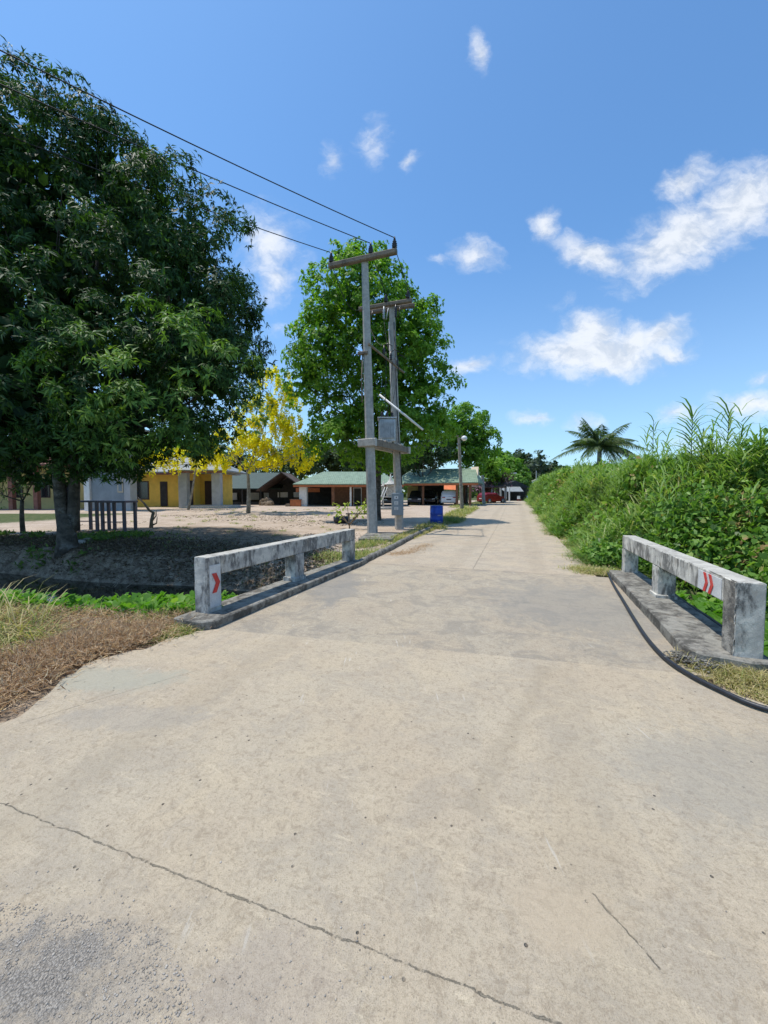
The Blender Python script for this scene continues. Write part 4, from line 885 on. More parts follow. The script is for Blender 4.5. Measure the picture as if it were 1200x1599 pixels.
# ---------------------------------------------------------------- cars
def car(label, loc, rz, paint, cat='car', name='parked_car', rear=True, Lc=4.5, Hc=1.68):
    h = thing(name, label, cat, loc, rz, 'cars parked by the road'); w = .91; l = Lc/2
    def loft(sections):   # sections along y: (y, halfwidth_bottom, halfwidth_top, z0, z1)
        vs = []; fs = []
        for (y, wb, wt_, z0, z1) in sections: vs += [(-wb, y, z0), (wb, y, z0), (wb*1.0, y, z0+(z1-z0)*.55), (wt_, y, z1), (-wt_, y, z1), (-wb, y, z0+(z1-z0)*.55)]
        for i in range(len(sections)-1):
            for k in range(6): a = i*6+k; b = i*6+(k+1) % 6; fs.append((a, b, b+6, a+6))
        fs.append(tuple(range(5, -1, -1))); e = (len(sections)-1)*6; fs.append(tuple(range(e, e+6))); return vs, fs
    mb = MB(); vs, fs = loft([(-l, w*.86, w*.8, .38, .95), (-l+.12, w*.95, w*.88, .28, 1.02), (-l+.6, w, w*.94, .25, 1.04), (l-1.5, w, w*.94, .25, 1.04), (l-1.2, w, w*.92, .25, 1.0), (l-.25, w*.95, w*.82, .28, .88), (l, w*.82, w*.7, .35, .72)]); mb.add(vs, fs, 0, False)
    body = mb.build('body', paint, h)
    mb = MB(); vs, fs = loft([(-l+.12, w*.86, w*.8, 1.0, 1.12), (-l+.5, w*.9, w*.72, 1.0, Hc-.05), (-l+1.0, w*.9, w*.74, 1.0, Hc), (.35, w*.9, w*.72, 1.0, Hc-.03), (l-1.35, w*.88, w*.8, .98, 1.04)]); mb.add(vs, fs); mb.build('cabin', paint, h)
    # glass
    mb = MB(); yb = -l+.08
    mb.add([(-w*.72, -l+.17, 1.12), (w*.72, -l+.17, 1.12), (w*.66, -l+.46, Hc-.14), (-w*.66, -l+.46, Hc-.14), (-w*.72, -l+.27, 1.12), (w*.72, -l+.27, 1.12), (w*.66, -l+.56, Hc-.14), (-w*.66, -l+.56, Hc-.14)], [(0,1,2,3),(7,6,5,4),(0,4,5,1),(1,5,6,2),(2,6,7,3),(3,7,4,0)]); mb.build('rear_window', M['glass'], h)
    mb = MB(); mb.add([(-w*.8, l-1.32, 1.07), (w*.8, l-1.32, 1.07), (w*.68, .45, Hc-.08), (-w*.68, .45, Hc-.08), (-w*.8, l-1.45, 1.0), (w*.8, l-1.45, 1.0), (w*.68, .35, Hc-.14), (-w*.68, .35, Hc-.14)], [(0,3,2,1),(4,5,6,7),(0,1,5,4),(1,2,6,5),(2,3,7,6),(3,0,4,7)]); mb.build('windscreen', M['glass'], h)
    for sg in (-1, 1):
        mb = MB(); a = w*.905*sg; c = w*.8*sg
        mb.add([(a, -l+.75, 1.1), (a, l-1.65, 1.1), (c, .2, Hc-.16), (c, -l+.95, Hc-.16), (a*.95, -l+.75, 1.1), (a*.95, l-1.65, 1.1), (c*.93, .2, Hc-.16), (c*.93, -l+.95, Hc-.16)], [(0,1,2,3),(7,6,5,4),(0,4,5,1),(1,5,6,2),(2,6,7,3),(3,7,4,0)]); mb.build('side_window', M['glass'], h)
        mb = MB(); mb.box((sg*w*.62-.16, -l-.005, .82), (sg*w*.62+.16, -l+.13, .93), 0, None, .01); mb.build('tail_light', M['redlamp'], h)
        mb = MB(); mb.box((sg*w*.6-.17, l-.14, .62), (sg*w*.6+.17, l+.008, .74), 0, None, .01); mb.build('headlight', M['lamp'], h)
        for y in (-l+.85, l-.85):
            mb = MB(); mb.lathe((sg*(w-.2), y, .33), [(.33, -.005 if sg > 0 else .005), (.33, .21*sg)], 18, 0, (1, 0, 0)); wh = mb.build('tyre', M['black'], h)
            mb = MB(); mb.lathe((sg*(w+.012), y, .33), [(.2, -.01*sg), (.19, .004*sg)], 12, 0, (1, 0, 0)); mb.build('rim', M['steel'], wh)
    mb = MB(); mb.box((-.26, -l-.012, .6), (.26, -l+.005, .72)); mb.build('number_plate', M['white'] if paint is not M['carwhite'] else M['frame'], h)
    mb = MB(); mb.box((-.42, l-.05, .42), (.42, l+.012, .58)); mb.build('grille', M['frame'], h)
    return h
cx = W(701, 780, 44.0).x; car('white parked car with its tail to the camera under the carport', (cx, 44.2, GZ+.04), -R(8), M['carwhite'], Lc=4.3, Hc=1.62)
cx = W(653, 780, 45.2).x; car('dark grey parked car facing the camera under the left end of the right carport', (cx, 45.6, GZ+.04), R(180-14), M['cargrey'])
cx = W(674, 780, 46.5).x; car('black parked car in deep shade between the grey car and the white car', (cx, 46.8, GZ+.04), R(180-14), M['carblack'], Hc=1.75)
cx = W(770, 780, 54).x; car('dark red parked car beside the pale posts before the road end', (cx, 54.5, GZ), -R(62), M['carred'], Lc=4.2, Hc=1.5)
cx = W(610, 780, 43).x; car('black parked car behind the stone shrine', (cx, 43.4, GZ+.0), R(180), M['carblack'], Hc=1.8)
# ---------------------------------------------------------------- street furniture
def barrel(b, label, hgt_=.9, r=.3):
    o = thing('plastic_barrel', label, 'barrel', b, 0, 'blue barrels by the road')
    pr = [(r*.93, 0), (r, .03), (r, hgt_*.3), (r*1.03, hgt_*.32), (r, hgt_*.34), (r, hgt_*.62), (r*1.03, hgt_*.64), (r, hgt_*.66), (r, hgt_*.93), (r*.95, hgt_*.98)]
    MB().lathe((0, 0, 0), pr, 24).build('drum', M['barrel'], o)
    MB().lathe((0, 0, hgt_*.981), [(r*1.0, 0), (r*1.02, .02), (r*.98, .045), (r*.9, .03)], 24).build('lid', M['barrel'], o)
    m_ = MB()
    for k in range(5):
        m_.box((.02+k*.04, -r-.006, hgt_*.5), (.04+k*.04, -r+.03, hgt_*.5+.05)); 
    for k in range(4): m_.box((.02+k*.045, -r-.006, hgt_*.2), (.05+k*.045, -r+.03, hgt_*.2+.03))
    m_.build('lettering', M['steel'], o); return o
bb = GR(682, 817, .05); bb.z = H(bb.x, bb.y); barrel(bb, 'blue plastic barrel standing in the verge grass left of the road', .98, .34)
bb = W(826, 781, 68); bb.z = GZ; barrel(bb, 'faded blue barrel at the far end of the road by the black shed', .95, .33)
def post(name, label, base, top, r0, r1, cat, mat, lamp=None):
    o = thing(name, label, cat, base); b = Vector(base); m_ = MB(b); m_.bar(b+Vector((0, 0, -.2)), top, r0*2, r1*2, up=(0, 1, 0)); m_.build('pole', mat, o)
    if lamp == 'ball':
        t = Vector(top); m_ = MB(b); m_.tube([t+Vector((0, 0, -.25)), t+Vector((.35, -.1, -.2))], .03, 6); m_.build('arm', M['steel'], o)
        MB(b).lathe(t+Vector((.42, -.1, -.45)), [(.05, 0), (.2, .08), (.25, .2), (.2, .33), (.06, .42)], 14).build('lamp_globe', M['lamp'], o)
        MB(b).bar(t+Vector((-.3, 0, -.05)), t+Vector((.3, 0, -.05)), .08).build('crossarm', M['polebrown'], o)
    if lamp == 'arm':
        t = Vector(top); m_ = MB(b); m_.tube(bez(t, t+Vector((1.2, 0, .6)), (.2, 0, .25), 5), .05, 6); m_.build('arm', M['steel'], o)
        bx('lamp_head', M['white'], o, tuple(t-b+Vector((1.1, -.12, .5))), tuple(t-b+Vector((1.75, .12, .65))), .02)
    return o
b_ = GR(722, 797, .22); post('street_lamp', 'leaning pale pole with a round globe lamp in front of the carport gable', b_, W(717, 680, b_.y-.2), .14, .1, 'street lamp', M['bark_pale'], 'ball')
b_ = W(756, 790, 50); b_.z = GZ; post('concrete_post', 'white post standing just beyond the carport beside the slim tree', b_, W(754, 742, 50), .2, .14, 'post', M['polecon'])
b_ = W(791, 785, 66); b_.z = GZ; post('street_lamp', 'far street lamp with a curved arm over the end of the road', b_, W(791, 744, 66), .1, .07, 'street lamp', M['polecon'], 'arm')
b_ = W(783, 785, 60); b_.z = GZ; post('concrete_post', 'thin white post rising through the purple climber', b_, W(781, 728, 60), .13, .1, 'post', M['white'])
b_ = W(796, 785, 64); b_.z = GZ; post('concrete_post', 'short white post at the left corner of the far black shed', b_, W(796, 762, 64), .1, .1, 'post', M['white'])
b_ = W(838, 785, 80); b_.z = GZ; post('utility_pole', 'thin distant utility pole left of the roadside thicket', b_, W(838, 735, 80), .13, .09, 'utility pole', M['polecon'])
# chair at road end
b_ = W(811, 783, 67); b_.z = GZ; h = thing('plastic_chair', 'small pale pink chair in front of the far black shed', 'chair', b_)
bx('seat', M['white'], h, (-.25, -.25, .42), (.25, .25, .47)); bx('backrest', M['white'], h, (-.25, .2, .471), (.25, .25, .95))
for x in (-.24, .19):
    for y in (-.24, .19): bx('leg', M['redlamp'], h, (x, y, 0), (x+.05, y+.05, .42))
# steel frames under the mango
def frame(px0, px1, pyb, label, d):
    a = W(px0, 790, d); b = W(px1, 790, d); cx = (a.x+b.x)/2; w = (b.x-a.x)/2; o = thing('steel_frame', label, 'frame', (cx, d, H(cx, d)), 0, 'empty steel table frames')
    for x in (-w, w-.1):
        for y in (-.35, .35): bx('leg', M['frame'], o, (x, y, 0), (x+.1, y+.1, 1.22))
    bx('top_frame', M['frame'], o, (-w-.04, -.38, 1.221), (w+.04, .49, 1.3)); bx('cross_bar', M['frame'], o, (-w+.102, -.31, .4), (w-.102, -.27, .44)); return o
frame(128, 161, 830, 'empty dark steel table frame nearest the mango trunk', 16.6)
frame(166, 203, 830, 'empty dark steel table frame at the right of its pair, before the grey block', 16.2)
# dead stump
b_ = W(236, 820, 18); b_.z = H(b_.x, 18); m_ = MB()
m_.tube([(0, 0, -.1), (.03, 0, .35), (.12, .02, .7), (-.05, 0, .8), (-.3, 0, 1.15), (-.6, .05, 1.4)], [.1, .07, .08, .06, .045, .025], 7); m_.tube([(.05, 0, .3), (.25, 0, .55), (.2, .1, .8)], [.04, .03, .02], 6); m_.tube([(.02, 0, .1), (.25, .02, .2), (.3, 0, .5)], [.05, .03, .02], 6)
o = m_.build('dead_stump', M['deadwood']); o.location = b_; tag(o, 'crooked dead stump sticking up from the sandy lot right of the steel frames', 'stump')
# stones
def stone_mesh(name, r, seed, mat):
    bm = bmesh.new(); bmesh.ops.create_icosphere(bm, subdivisions=2, radius=r); rs = random.Random(seed)
    for v in bm.verts: v.co *= rs.uniform(.82, 1.12); v.co.z *= .6
    me = bpy.data.meshes.new(name); bm.to_mesh(me); bm.free(); me.materials.append(mat); return me
for k, (px, py, r, lb) in enumerate(((125, 852, .16, 'larger pale stone at the foot of the mango trunk'), (137, 846, .12, 'smaller pale stone right behind the larger one by the mango trunk'))):
    p_ = GR(px, py, -.05); o = bpy.data.objects.new('stone', stone_mesh('stone', r, k, M['stone'])); col.objects.link(o); o.location = (p_.x, p_.y, H(p_.x, p_.y)+r*.3); tag(o, lb, 'stone', 'pale stones under the mango')
p_ = GR(66, 893, -.3); o = thing('plastic_bottle', 'blue plastic bottle lying on the dark ditch bank below the mango trunk', 'bottle', (p_.x, p_.y, H(p_.x, p_.y)+.07), R(25))
MB().lathe((0, 0, 0), [(.055, 0), (.06, .02), (.06, .26), (.025, .33)], 12, 0, (1, 0, 0)).build('bottle_body', M['bluebottle'], o); MB().lathe((.33, 0, 0), [(.028, 0), (.028, .04)], 10, 0, (1, 0, 0)).build('cap', M['white'], o)
# black tub and bench in the tree's shade
b_ = W(533, 812, 20.5); b_.z = H(b_.x, 20.5); MBt = MB(); MBt.lathe((0, 0, 0), [(.3, 0), (.4, .1), (.42, .34), (.38, .36), (.34, .2)], 20); o = MBt.build('rubber_tub', M['black']); o.location = b_; tag(o, 'low black rubber tub in the shade behind the sapling', 'tub')
b_ = W(562, 808, 22.5); b_.z = H(b_.x, 22.5); h = thing('low_bench', 'low dark bench in the shade left of the nearer tall pole', 'bench', b_)
bx('seat', M['deadwood'], h, (-.8, -.2, .36), (.8, .2, .42), .01)
for x in (-.7, .6): bx('leg', M['darkshed'], h, (x, -.15, 0), (x+.1, .15, .36))
# rubble mounds / timber by the sheds
def mound(px, d, r, hh, label, mat):
    c = W(px, 790, d); bm = bmesh.new(); bmesh.ops.create_icosphere(bm, subdivisions=4, radius=1)
    for v in bm.verts:
        nn = float(fbm(v.co.x*2.5+px, v.co.y*2.5+v.co.z))+.5; v.co = Vector((v.co.x*r*nn, v.co.y*r*.7*nn, max(v.co.z, -.1)*hh*nn))
    me = bpy.data.meshes.new('rubble_pile'); bm.to_mesh(me); bm.free(); me.materials.append(mat); o = bpy.data.objects.new('rubble_pile', me); col.objects.link(o); o.location = (c.x, d, H(c.x, d)); return tag(o, label, 'pile')
mound(417, 42, .8, .75, 'brown rubble heap in front of the dark green shed', M['deadwood'])
o = thing('timber_crate', 'orange brown crate beside the white carport pillar', 'crate', (W(466, 790, 40).x, 39.2, GZ))
bx('side', M['orange'], o, (-.55, -.4, 0), (.5, .4, .7), .02); bx('plank', M['brownpost'], o, (-.6, -.45, .701), (.55, .45, .76)); bx('skirt', M['deadwood'], o, (-1.0, -.5, 0), (-.56, .2, .3))
# dead branches on the bank behind the railing
def twigs(c, n_, L, label, name='dead_branches'):
    m_ = MB()
    for i in range(n_):
        a = random.uniform(0, 6.28); l = L*random.uniform(.5, 1); p0 = Vector((random.uniform(-.4, .4), random.uniform(-.3, .3), 0)); e = p0+Vector((math.cos(a)*l, math.sin(a)*l, random.uniform(.0, .35)))
        for q in (p0, e): q.z += H(c.x+q.x, c.y+q.y)-c.z+.03
        pts = bez(p0, e, (random.uniform(-.15, .15), random.uniform(-.15, .15), .15), 5); m_.tube(pts, [.014, .012, .01, .008, .006, .003], 5)
        for j in range(3):
            q = pts[random.randint(1, 4)]; m_.tube([q, q+Vector((random.uniform(-.3, .3), random.uniform(-.3, .3), random.uniform(0, .2)))], [.006, .002], 4)
    o = m_.build(name, M['deadwood']); o.location = c; return tag(o, label, 'branches')
for px, py, n_, L, lb in ((375, 905, 34, .9, 'tangle of dead branches on the bank behind the near end of the left railing'), (140, 888, 26, 1.0, 'pile of dead twigs on the ditch bank right of the mango trunk')):
    c = GR(px, py, -.2); c.z = H(c.x, c.y); twigs(c, n_, L, lb)
# ---------------------------------------------------------------- low vegetation
def in_px(P):
    return P
def scatter_px(n_, quad, z0=0.0):
    # random ground points inside a world quad given by picture corners
    a, b, c, d = [GR(*q, z0) for q in quad]; u_ = rng.random(n_); v_ = rng.random(n_)
    X_ = (a.x*(1-u_)+b.x*u_)*(1-v_)+(d.x*(1-u_)+c.x*u_)*v_; Y_ = (a.y*(1-u_)+b.y*u_)*(1-v_)+(d.y*(1-u_)+c.y*u_)*v_
    return np.stack([X_, Y_, hgt(X_, Y_)], 1)
def blades(lf, P, L, Wd, vb, vs, lean=.5, tpl=ARCH):
    n_ = len(P); D = rng.normal(size=(n_, 3))*lean; D[:, 2] = 1; N = -D.copy(); N[:, 2] = .15; N = nrm(N+rng.normal(size=(n_, 3))*.05)
    lf.add(P, D, N, L*1.15*rng.uniform(.5, 1.3, n_), Wd, np.clip(vb+rng.normal(size=n_)*vs, 0, 1), tpl)
def clumpy(P, sc, thr):
    m_ = fbm(P[:, 0]*sc, P[:, 1]*sc) > thr; return P[m_]
# dead reddish weeds on the near bank
lf = LF()
def strand(pts, n_, wd):
    k = rng.integers(0, len(pts)-1, n_); u_ = rng.random(n_); A_ = np.array([(q.x, q.y) for q in pts]); B_ = A_[k]*(1-u_[:, None])+A_[k+1]*u_[:, None]; B_ += rng.normal(size=(n_, 2))*wd
    return np.stack([B_[:, 0], B_[:, 1], np.maximum(hgt(B_[:, 0], B_[:, 1]), -.03)], 1)
edge = [GR(-260, 1210), GR(-60, 1120), GR(40, 1065), GR(110, 1025), GR(190, 1000), GR(250, 985), GR(292, 978)]
P = strand(edge[:6], 8000, .12)
P2 = strand([GR(-260, 1130), GR(-80, 1060), GR(40, 1030), GR(120, 1012), GR(190, 998)], 21000, .2)
def offp(P):
    # keep off the pavement
    q = np.array(left_edge); xe = np.interp(P[:, 1], q[:, 1], q[:, 0]); return P[P[:, 0] < xe+.03+.09*rng.random(len(P))]
spill = strand(edge, 900, .22)
for PP_, n_ in ((P, 0), (P2, 0), (spill, 1)):
    if not n_: PP_ = offp(PP_)
    else: PP_[:, 2] = np.maximum(PP_[:, 2], .004)
    D = rng.normal(size=(len(PP_), 3)); D[:, 2] = np.abs(D[:, 2])*.55+.05
    PP_ = PP_+np.array([0, 0, 1])*rng.uniform(0, .09, (len(PP_), 1))
    lf.add(PP_, D, rdir(len(PP_), 1), rng.uniform(.04, .13, len(PP_)), rng.uniform(.003, .009, len(PP_)), np.clip(rng.normal(size=len(PP_))*.25+.5, 0, 1), LANCE)
s_ = rng.uniform(-11, -3.85, 13000); tn_ = np.maximum(4.0+.28*np.minimum(s_+3.6, 0), 1.2); t_ = tn_+rng.uniform(-1.0, .3, 13000)
P = np.stack([s_*CS+t_*SN, -s_*SN+t_*CS, np.zeros(13000)], 1); P[:, 2] = hgt(P[:, 0], P[:, 1])+rng.uniform(0, .08, 13000); P = offp(P); D = rng.normal(size=(len(P), 3)); D[:, 2] = np.abs(D[:, 2])*.7
lf.add(P, D, rdir(len(P), 1), rng.uniform(.06, .17, len(P)), rng.uniform(.004, .009, len(P)), np.clip(rng.normal(size=len(P))*.25+.6, 0, 1), LANCE)
tag(lf.build('dead_weeds', M['dry']), 'reddish brown dead weeds matted along the near ditch bank on the left', 'dead weeds', kind='stuff')
# green and straw grass at far left and round the near left post
lf = LF()
P = offp(scatter_px(3800, ((-160, 960), (70, 935), (90, 1000), (-160, 1050)))); blades(lf, P, .2, .008, .62, .28, 1.1)
P = offp(scatter_px(1500, ((-200, 1000), (60, 985), (40, 1040), (-200, 1080)))); blades(lf, P, .2, .008, .7, .25, 1.2)
P = offp(scatter_px(260, ((-120, 960), (60, 945), (80, 1000), (-120, 1040)))); blades(lf, P, .5, .01, .8, .15, .8)
P = strand([GR(255, 990), GR(285, 985), GR(312, 975)], 1300, .1); P = offp(P); blades(lf, P, .11, .006, .68, .25, 1.0)
P = strand([GR(230, 975, -.1), GR(290, 960, -.1)], 500, .13); blades(lf, P, .13, .007, .6, .25, 1.0)
tag(lf.build('bank_grass', M['grass']), 'green and straw coloured grass on the near ditch bank at the left edge', 'grass', kind='stuff')
# water hyacinth
def hyacinth(Pc, label, sc=1.0):
    lf = LF(); n_ = len(Pc); k = 9; PP_ = np.repeat(Pc, k, 0); a = rng.uniform(0, 6.28, n_*k); r = rng.uniform(.02, .16, n_*k)*sc; up = rng.uniform(.04, .3, n_*k)*sc
    B_ = PP_+np.stack([np.cos(a)*r, np.sin(a)*r, up], 1)
    D = np.stack([np.cos(a), np.sin(a), rng.uniform(.1, 1.9, n_*k)], 1); N = np.stack([-np.cos(a)*.6, -np.sin(a)*.6, np.ones(n_*k)], 1)
    v = np.clip(rng.normal(size=n_*k)*.2+.55, 0, 1)
    lf.add(B_, D, N, rng.uniform(.08, .16, n_*k)*sc, rng.uniform(.06, .12, n_*k)*sc, v, ROUND)
    st = B_-PP_; lf.add(PP_, st, rdir(n_*k), np.linalg.norm(st, axis=1), .02*sc, v, LANCE)
    return tag(lf.build('water_hyacinth', M['hyacinth']), label, 'water plants', kind='stuff')
n_ = 2600; s_ = rng.uniform(-12, -3.8, n_); t_ = rng.uniform(3.2, 6.9, n_); far_t = 5.0+1.3*ss(-8.6, -5.5, s_)+.4*(fbm(s_*1.5, s_*0)-.5)
ok = (t_ < far_t) & (t_ > 4.15+.28*np.minimum(s_+3.6, 0)) & ((s_ > -10) | (rng.random(n_) < .25)); s_, t_ = s_[ok], t_[ok]
P = np.stack([s_*CS+t_*SN, -s_*SN+t_*CS, np.full(len(s_), -.74)], 1); P[:, 2] = np.maximum(P[:, 2], hgt(P[:, 0], P[:, 1])-.02)
hyacinth(P, 'bright green water hyacinth floating on the ditch left of the bridge', .95)
n_ = 620; s_ = rng.uniform(2.42, 4.4, n_); t_ = rng.uniform(3.9, 8.2, n_); P = np.stack([s_*CS+t_*SN, -s_*SN+t_*CS, np.full(n_, -.6)], 1)
hyacinth(P, 'bright green water hyacinth behind the right bridge railing', 1.25)
# ditch bank weeds and litter
lf = LF()
n_ = 30000; s_ = rng.uniform(-18, -3.9, n_); t_ = rng.normal(8.3, 1.1, n_)
P = np.stack([s_*CS+t_*SN, -s_*SN+t_*CS, np.zeros(n_)], 1); P[:, 2] = hgt(P[:, 0], P[:, 1]); P = P[P[:, 2] > -.68]; P = clumpy(P, .9, .3)
D = rdir(len(P), .2); D[:, 2] = np.abs(D[:, 2])*.4; lf.add(P+np.array([0, 0, .015]), D, rdir(len(P), 2), rng.uniform(.05, .14, len(P)), rng.uniform(.015, .045, len(P)), np.clip(rng.normal(size=len(P))*.28+.45, 0, 1))
n_ = 9000; P = np.stack([rng.uniform(-16, 0, n_), rng.uniform(9.5, 34, n_), np.zeros(n_)], 1); P[:, 2] = hgt(P[:, 0], P[:, 1])+.01; P = clumpy(P, .35, .55)
sS = P[:, 0]*CS-P[:, 1]*SN; P = P[sS < -3.8]
lf.add(P, rdir(len(P))*np.array([1, 1, .15]), rdir(len(P), 3), rng.uniform(.06, .16, len(P)), rng.uniform(.03, .07, len(P)), np.clip(rng.normal(size=len(P))*.2+.4, 0, .9))
tag(lf.build('leaf_litter', M['litter']), 'brown leaf litter and debris over the ditch bank and sandy lot', 'leaf litter', kind='stuff')
lf = LF()
n_ = 9000; x_ = rng.uniform(-22, -8.2, n_); y_ = rng.uniform(8.5, 15, n_); P = np.stack([x_, y_, hgt(x_, y_)], 1); P = P[P[:, 2] > -.66]; P = clumpy(P, .5, .44)
blades(lf, P, .24, .014, .2, .18, .7); P = P[:2200]; lf.add(P+np.array([0, 0, .1]), rdir(len(P), .2), rdir(len(P), 1), .12, .07, rng.uniform(.0, .4, len(P)), HEART)
P = strand([ST(-3.9, 5.2), ST(-4.0, 6), ST(-4.0, 7.0), ST(-3.95, 8.3)], 5200, .17)
ok = (P[:, 0]*CS-P[:, 1]*SN) < -3.76; P = P[ok]; P[:, 2] = hgt(P[:, 0], P[:, 1]); blades(lf, P, .34, .011, .5, .28, .5)
P = strand([ST(-4.3, 5.0, 0), ST(-4.6, 5.9), ST(-4.5, 7.2)], 2200, .25); P[:, 2] = hgt(P[:, 0], P[:, 1]); blades(lf, P, .22, .01, .75, .2, .8)
tag(lf.build('bank_weeds', M['grass']), 'weeds and grass on the far ditch bank behind the left railing and under the mango', 'weeds', kind='stuff')
# verge grass
lf = LF()
def verge(n_, t0, t1, s0f, s1f, L, vb, vs, wd, thr=.0):
    t_ = rng.uniform(t0, t1, n_); u_ = rng.random(n_); s_ = s0f(t_)*(1-u_)+s1f(t_)*u_; P = np.stack([s_*CS+t_*SN, -s_*SN+t_*CS, np.zeros(n_)], 1); P[:, 2] = hgt(P[:, 0], P[:, 1])
    if thr: P = clumpy(P, .9, thr)
    blades(lf, P, L, wd, vb, vs, .75)
verge(5500, 8.6, 13.5, lambda t: -4.9+t*0, lambda t: -3.5+t*0, .16, .6, .22, .013, .42)
verge(7500, 13, 19, lambda t: -4.3-.0*t, lambda t: -3.3+t*0, .15, .82, .13, .014, .34)
verge(9000, 17.0, 27, lambda t: -4.4+.0*t, lambda t: -2.95+.25*np.sin(t*.9), .24, .76, .15, .02, .34)
verge(2600, 20.5, 23, lambda t: -4.0+.0*t, lambda t: -2.9+t*0, .3, .45, .2, .022)
verge(5000, 26, 36, lambda t: -4.5+.0*t, lambda t: -3.1+.0*t, .3, .68, .2, .03, .38)
verge(3500, 36, 70, lambda t: -6+.0*t, lambda t: -3.7+.0*t, .25, .6, .2, .04, .45)
nt = 90; cx_ = rng.uniform(-15, -2, nt); cy_ = rng.uniform(12, 34, nt); ok = (cx_*CS-cy_*SN) < -5.2; cx_, cy_ = cx_[ok], cy_[ok]
P = np.stack([np.repeat(cx_, 26)+rng.normal(size=26*len(cx_))*.1, np.repeat(cy_, 26)+rng.normal(size=26*len(cx_))*.1, np.zeros(26*len(cx_))], 1); P[:, 2] = hgt(P[:, 0], P[:, 1]); blades(lf, P, .13, .018, .6, .25, .9)
tag(lf.build('verge_grass', M['grass']), 'straw and green grass along the left verge of the road past the bridge', 'grass', kind='stuff')
lf = LF(); P = strand([GR(612, 866), GR(640, 862), GR(668, 850)], 1500, .14); P[:, 2] = .003
lf.add(P, rdir(len(P))*np.array([1, 1, .25]), rdir(len(P), 1), .06, .012, rng.uniform(.2, .8, len(P)))
tag(lf.build('dry_leaves', M['dry']), 'patch of rust coloured dry leaves on the road by the rounded kerb', 'dead leaves', kind='stuff')
# grass at the right post
lf = LF(); P = strand([GR(1085, 1036), GR(1130, 1045), GR(1150, 1055), GR(1180, 1062), GR(1220, 1075)], 5200, .1); P[:, 2] = -.02
q = np.array([(h_.x, h_.y) for h_ in [GR(1040, 1028), GR(1130, 1080), GR(1300, 1135)]]); ok = P[:, 1] > np.interp(P[:, 0], q[:, 0], q[:, 1])-.0+.03; P = P[ok]
blades(lf, P, .12, .005, .86, .16, 1.1)
P = strand([GR(1100, 1035), GR(1180, 1080), GR(1290, 1110)], 1500, .1); P[:, 2] = -.02; ok = P[:, 1] > np.interp(P[:, 0], q[:, 0], q[:, 1])+.04; blades(lf, P[ok], .07, .006, .85, .15, 1.2)
P = strand([GR(905, 888), GR(930, 895), GR(960, 893)], 2200, .16); P[:, 2] = .0; P = P[(P[:, 0]*SN+P[:, 1]*CS) > 8.32]; blades(lf, P, .1, .01, .8, .2, .9)
t_ = rng.uniform(8.6, 40, 9000); s_ = edge_s(t_)-.1+rng.normal(size=9000)*.16; P = np.stack([s_*CS+t_*SN, -s_*SN+t_*CS, np.zeros(9000)], 1); P[:, 2] = hgt(P[:, 0], P[:, 1]); blades(lf, P, .18, .014, .6, .25, .8)
tag(lf.build('edge_grass', M['grass']), 'dry and green grass fringing the right side of the road and the near right post', 'grass', kind='stuff')
# the thicket on the right
lf = LF(); lr = LF()
n_ = 210000
t_ = np.exp(rng.uniform(math.log(2.2), math.log(75), n_)); s_ = edge_s(t_)+rng.random(n_)**1.25*(3.2+.12*t_+2.5*(t_ < 14))
h_ = veg_h(s_, t_); dep = rng.exponential(.28, n_); gx = s_*CS+t_*SN; gy = -s_*SN+t_*CS
zb = np.where(t_ < 8.6, -.5*(s_ < 4.2), .0)
z_ = np.maximum(h_-dep+.16*rng.normal(size=n_), zb+.02+.3*rng.random(n_)*(h_+.3))
z_ = np.maximum(z_+.3*ss(18, 38, gy), hgt(gx, gy)+.05+.12*rng.random(n_)); P = np.stack([gx, gy, z_], 1); dist = np.hypot(gx, gy)
kind = fbm(s_*.55+3, t_*.4+11)+.22*(1-ss(6, 13, t_))+.1*(s_ > 5)-.15*(h_ > 2.9)
isv = (kind+rng.normal(size=n_)*.07 > .6) | (rng.random(n_) < .12)
dead = fbm(s_*.8+20, t_*.8) > .66
Pv = P[isv]; nvv = len(Pv); sz = (.075+.0036*dist[isv])*rng.uniform(.6, 1.4, nvv)
Nv = rng.normal(size=(nvv, 3))*.5+np.array([0, 0, .8])-np.array([CS, -SN, 0])*.55; Dv = rng.normal(size=(nvv, 3)); Dv[:, 2] -= .6
tv_ = (fbm(Pv[:, 0]*1.3, Pv[:, 1]*1.3)-.5)*1.3; sz = sz*(1+.5*(fbm(Pv[:, 0]*.8+5, Pv[:, 1]*.8+2)-.5)*2)
lf.add(Pv, Dv, Nv, sz, sz*.9, np.clip(tv_+rng.normal(size=nvv)*.2+.45+.4*dead[isv]*(rng.random(nvv) < .35), 0, 1), HEART)
m_n = 26000; t2 = rng.uniform(2.5, 10.5, m_n); s2 = edge_s(t2)+rng.random(m_n)**1.3*3.2; X2 = s2*CS+t2*SN; Y2 = -s2*SN+t2*CS; g2 = hgt(X2, Y2)
P2 = np.stack([X2, Y2, g2+.04+rng.random(m_n)*np.clip(veg_h(s2, t2)+.25-g2, .15, 1.5)], 1); N2_ = rng.normal(size=(m_n, 3))*.5+np.array([0, 0, .8])-np.array([CS+.5*SN, -SN+.5*CS, 0])*.55; D2_ = rng.normal(size=(m_n, 3)); D2_[:, 2] -= .6
dd2 = fbm(s2*.8+20, t2*.8) > .55; lf.add(P2, D2_, N2_, .1*rng.uniform(.5, 1.4, m_n), .095*rng.uniform(.5, 1.4, m_n), np.clip(rng.normal(size=m_n)*.22+.45+.45*dd2*(rng.random(m_n) < .25), 0, 1), HEART)
tag(lf.build('vine_thicket', M['vine']), 'tangled broad leaved vines and bushes filling the ground right of the road and bridge', 'vines', kind='stuff')
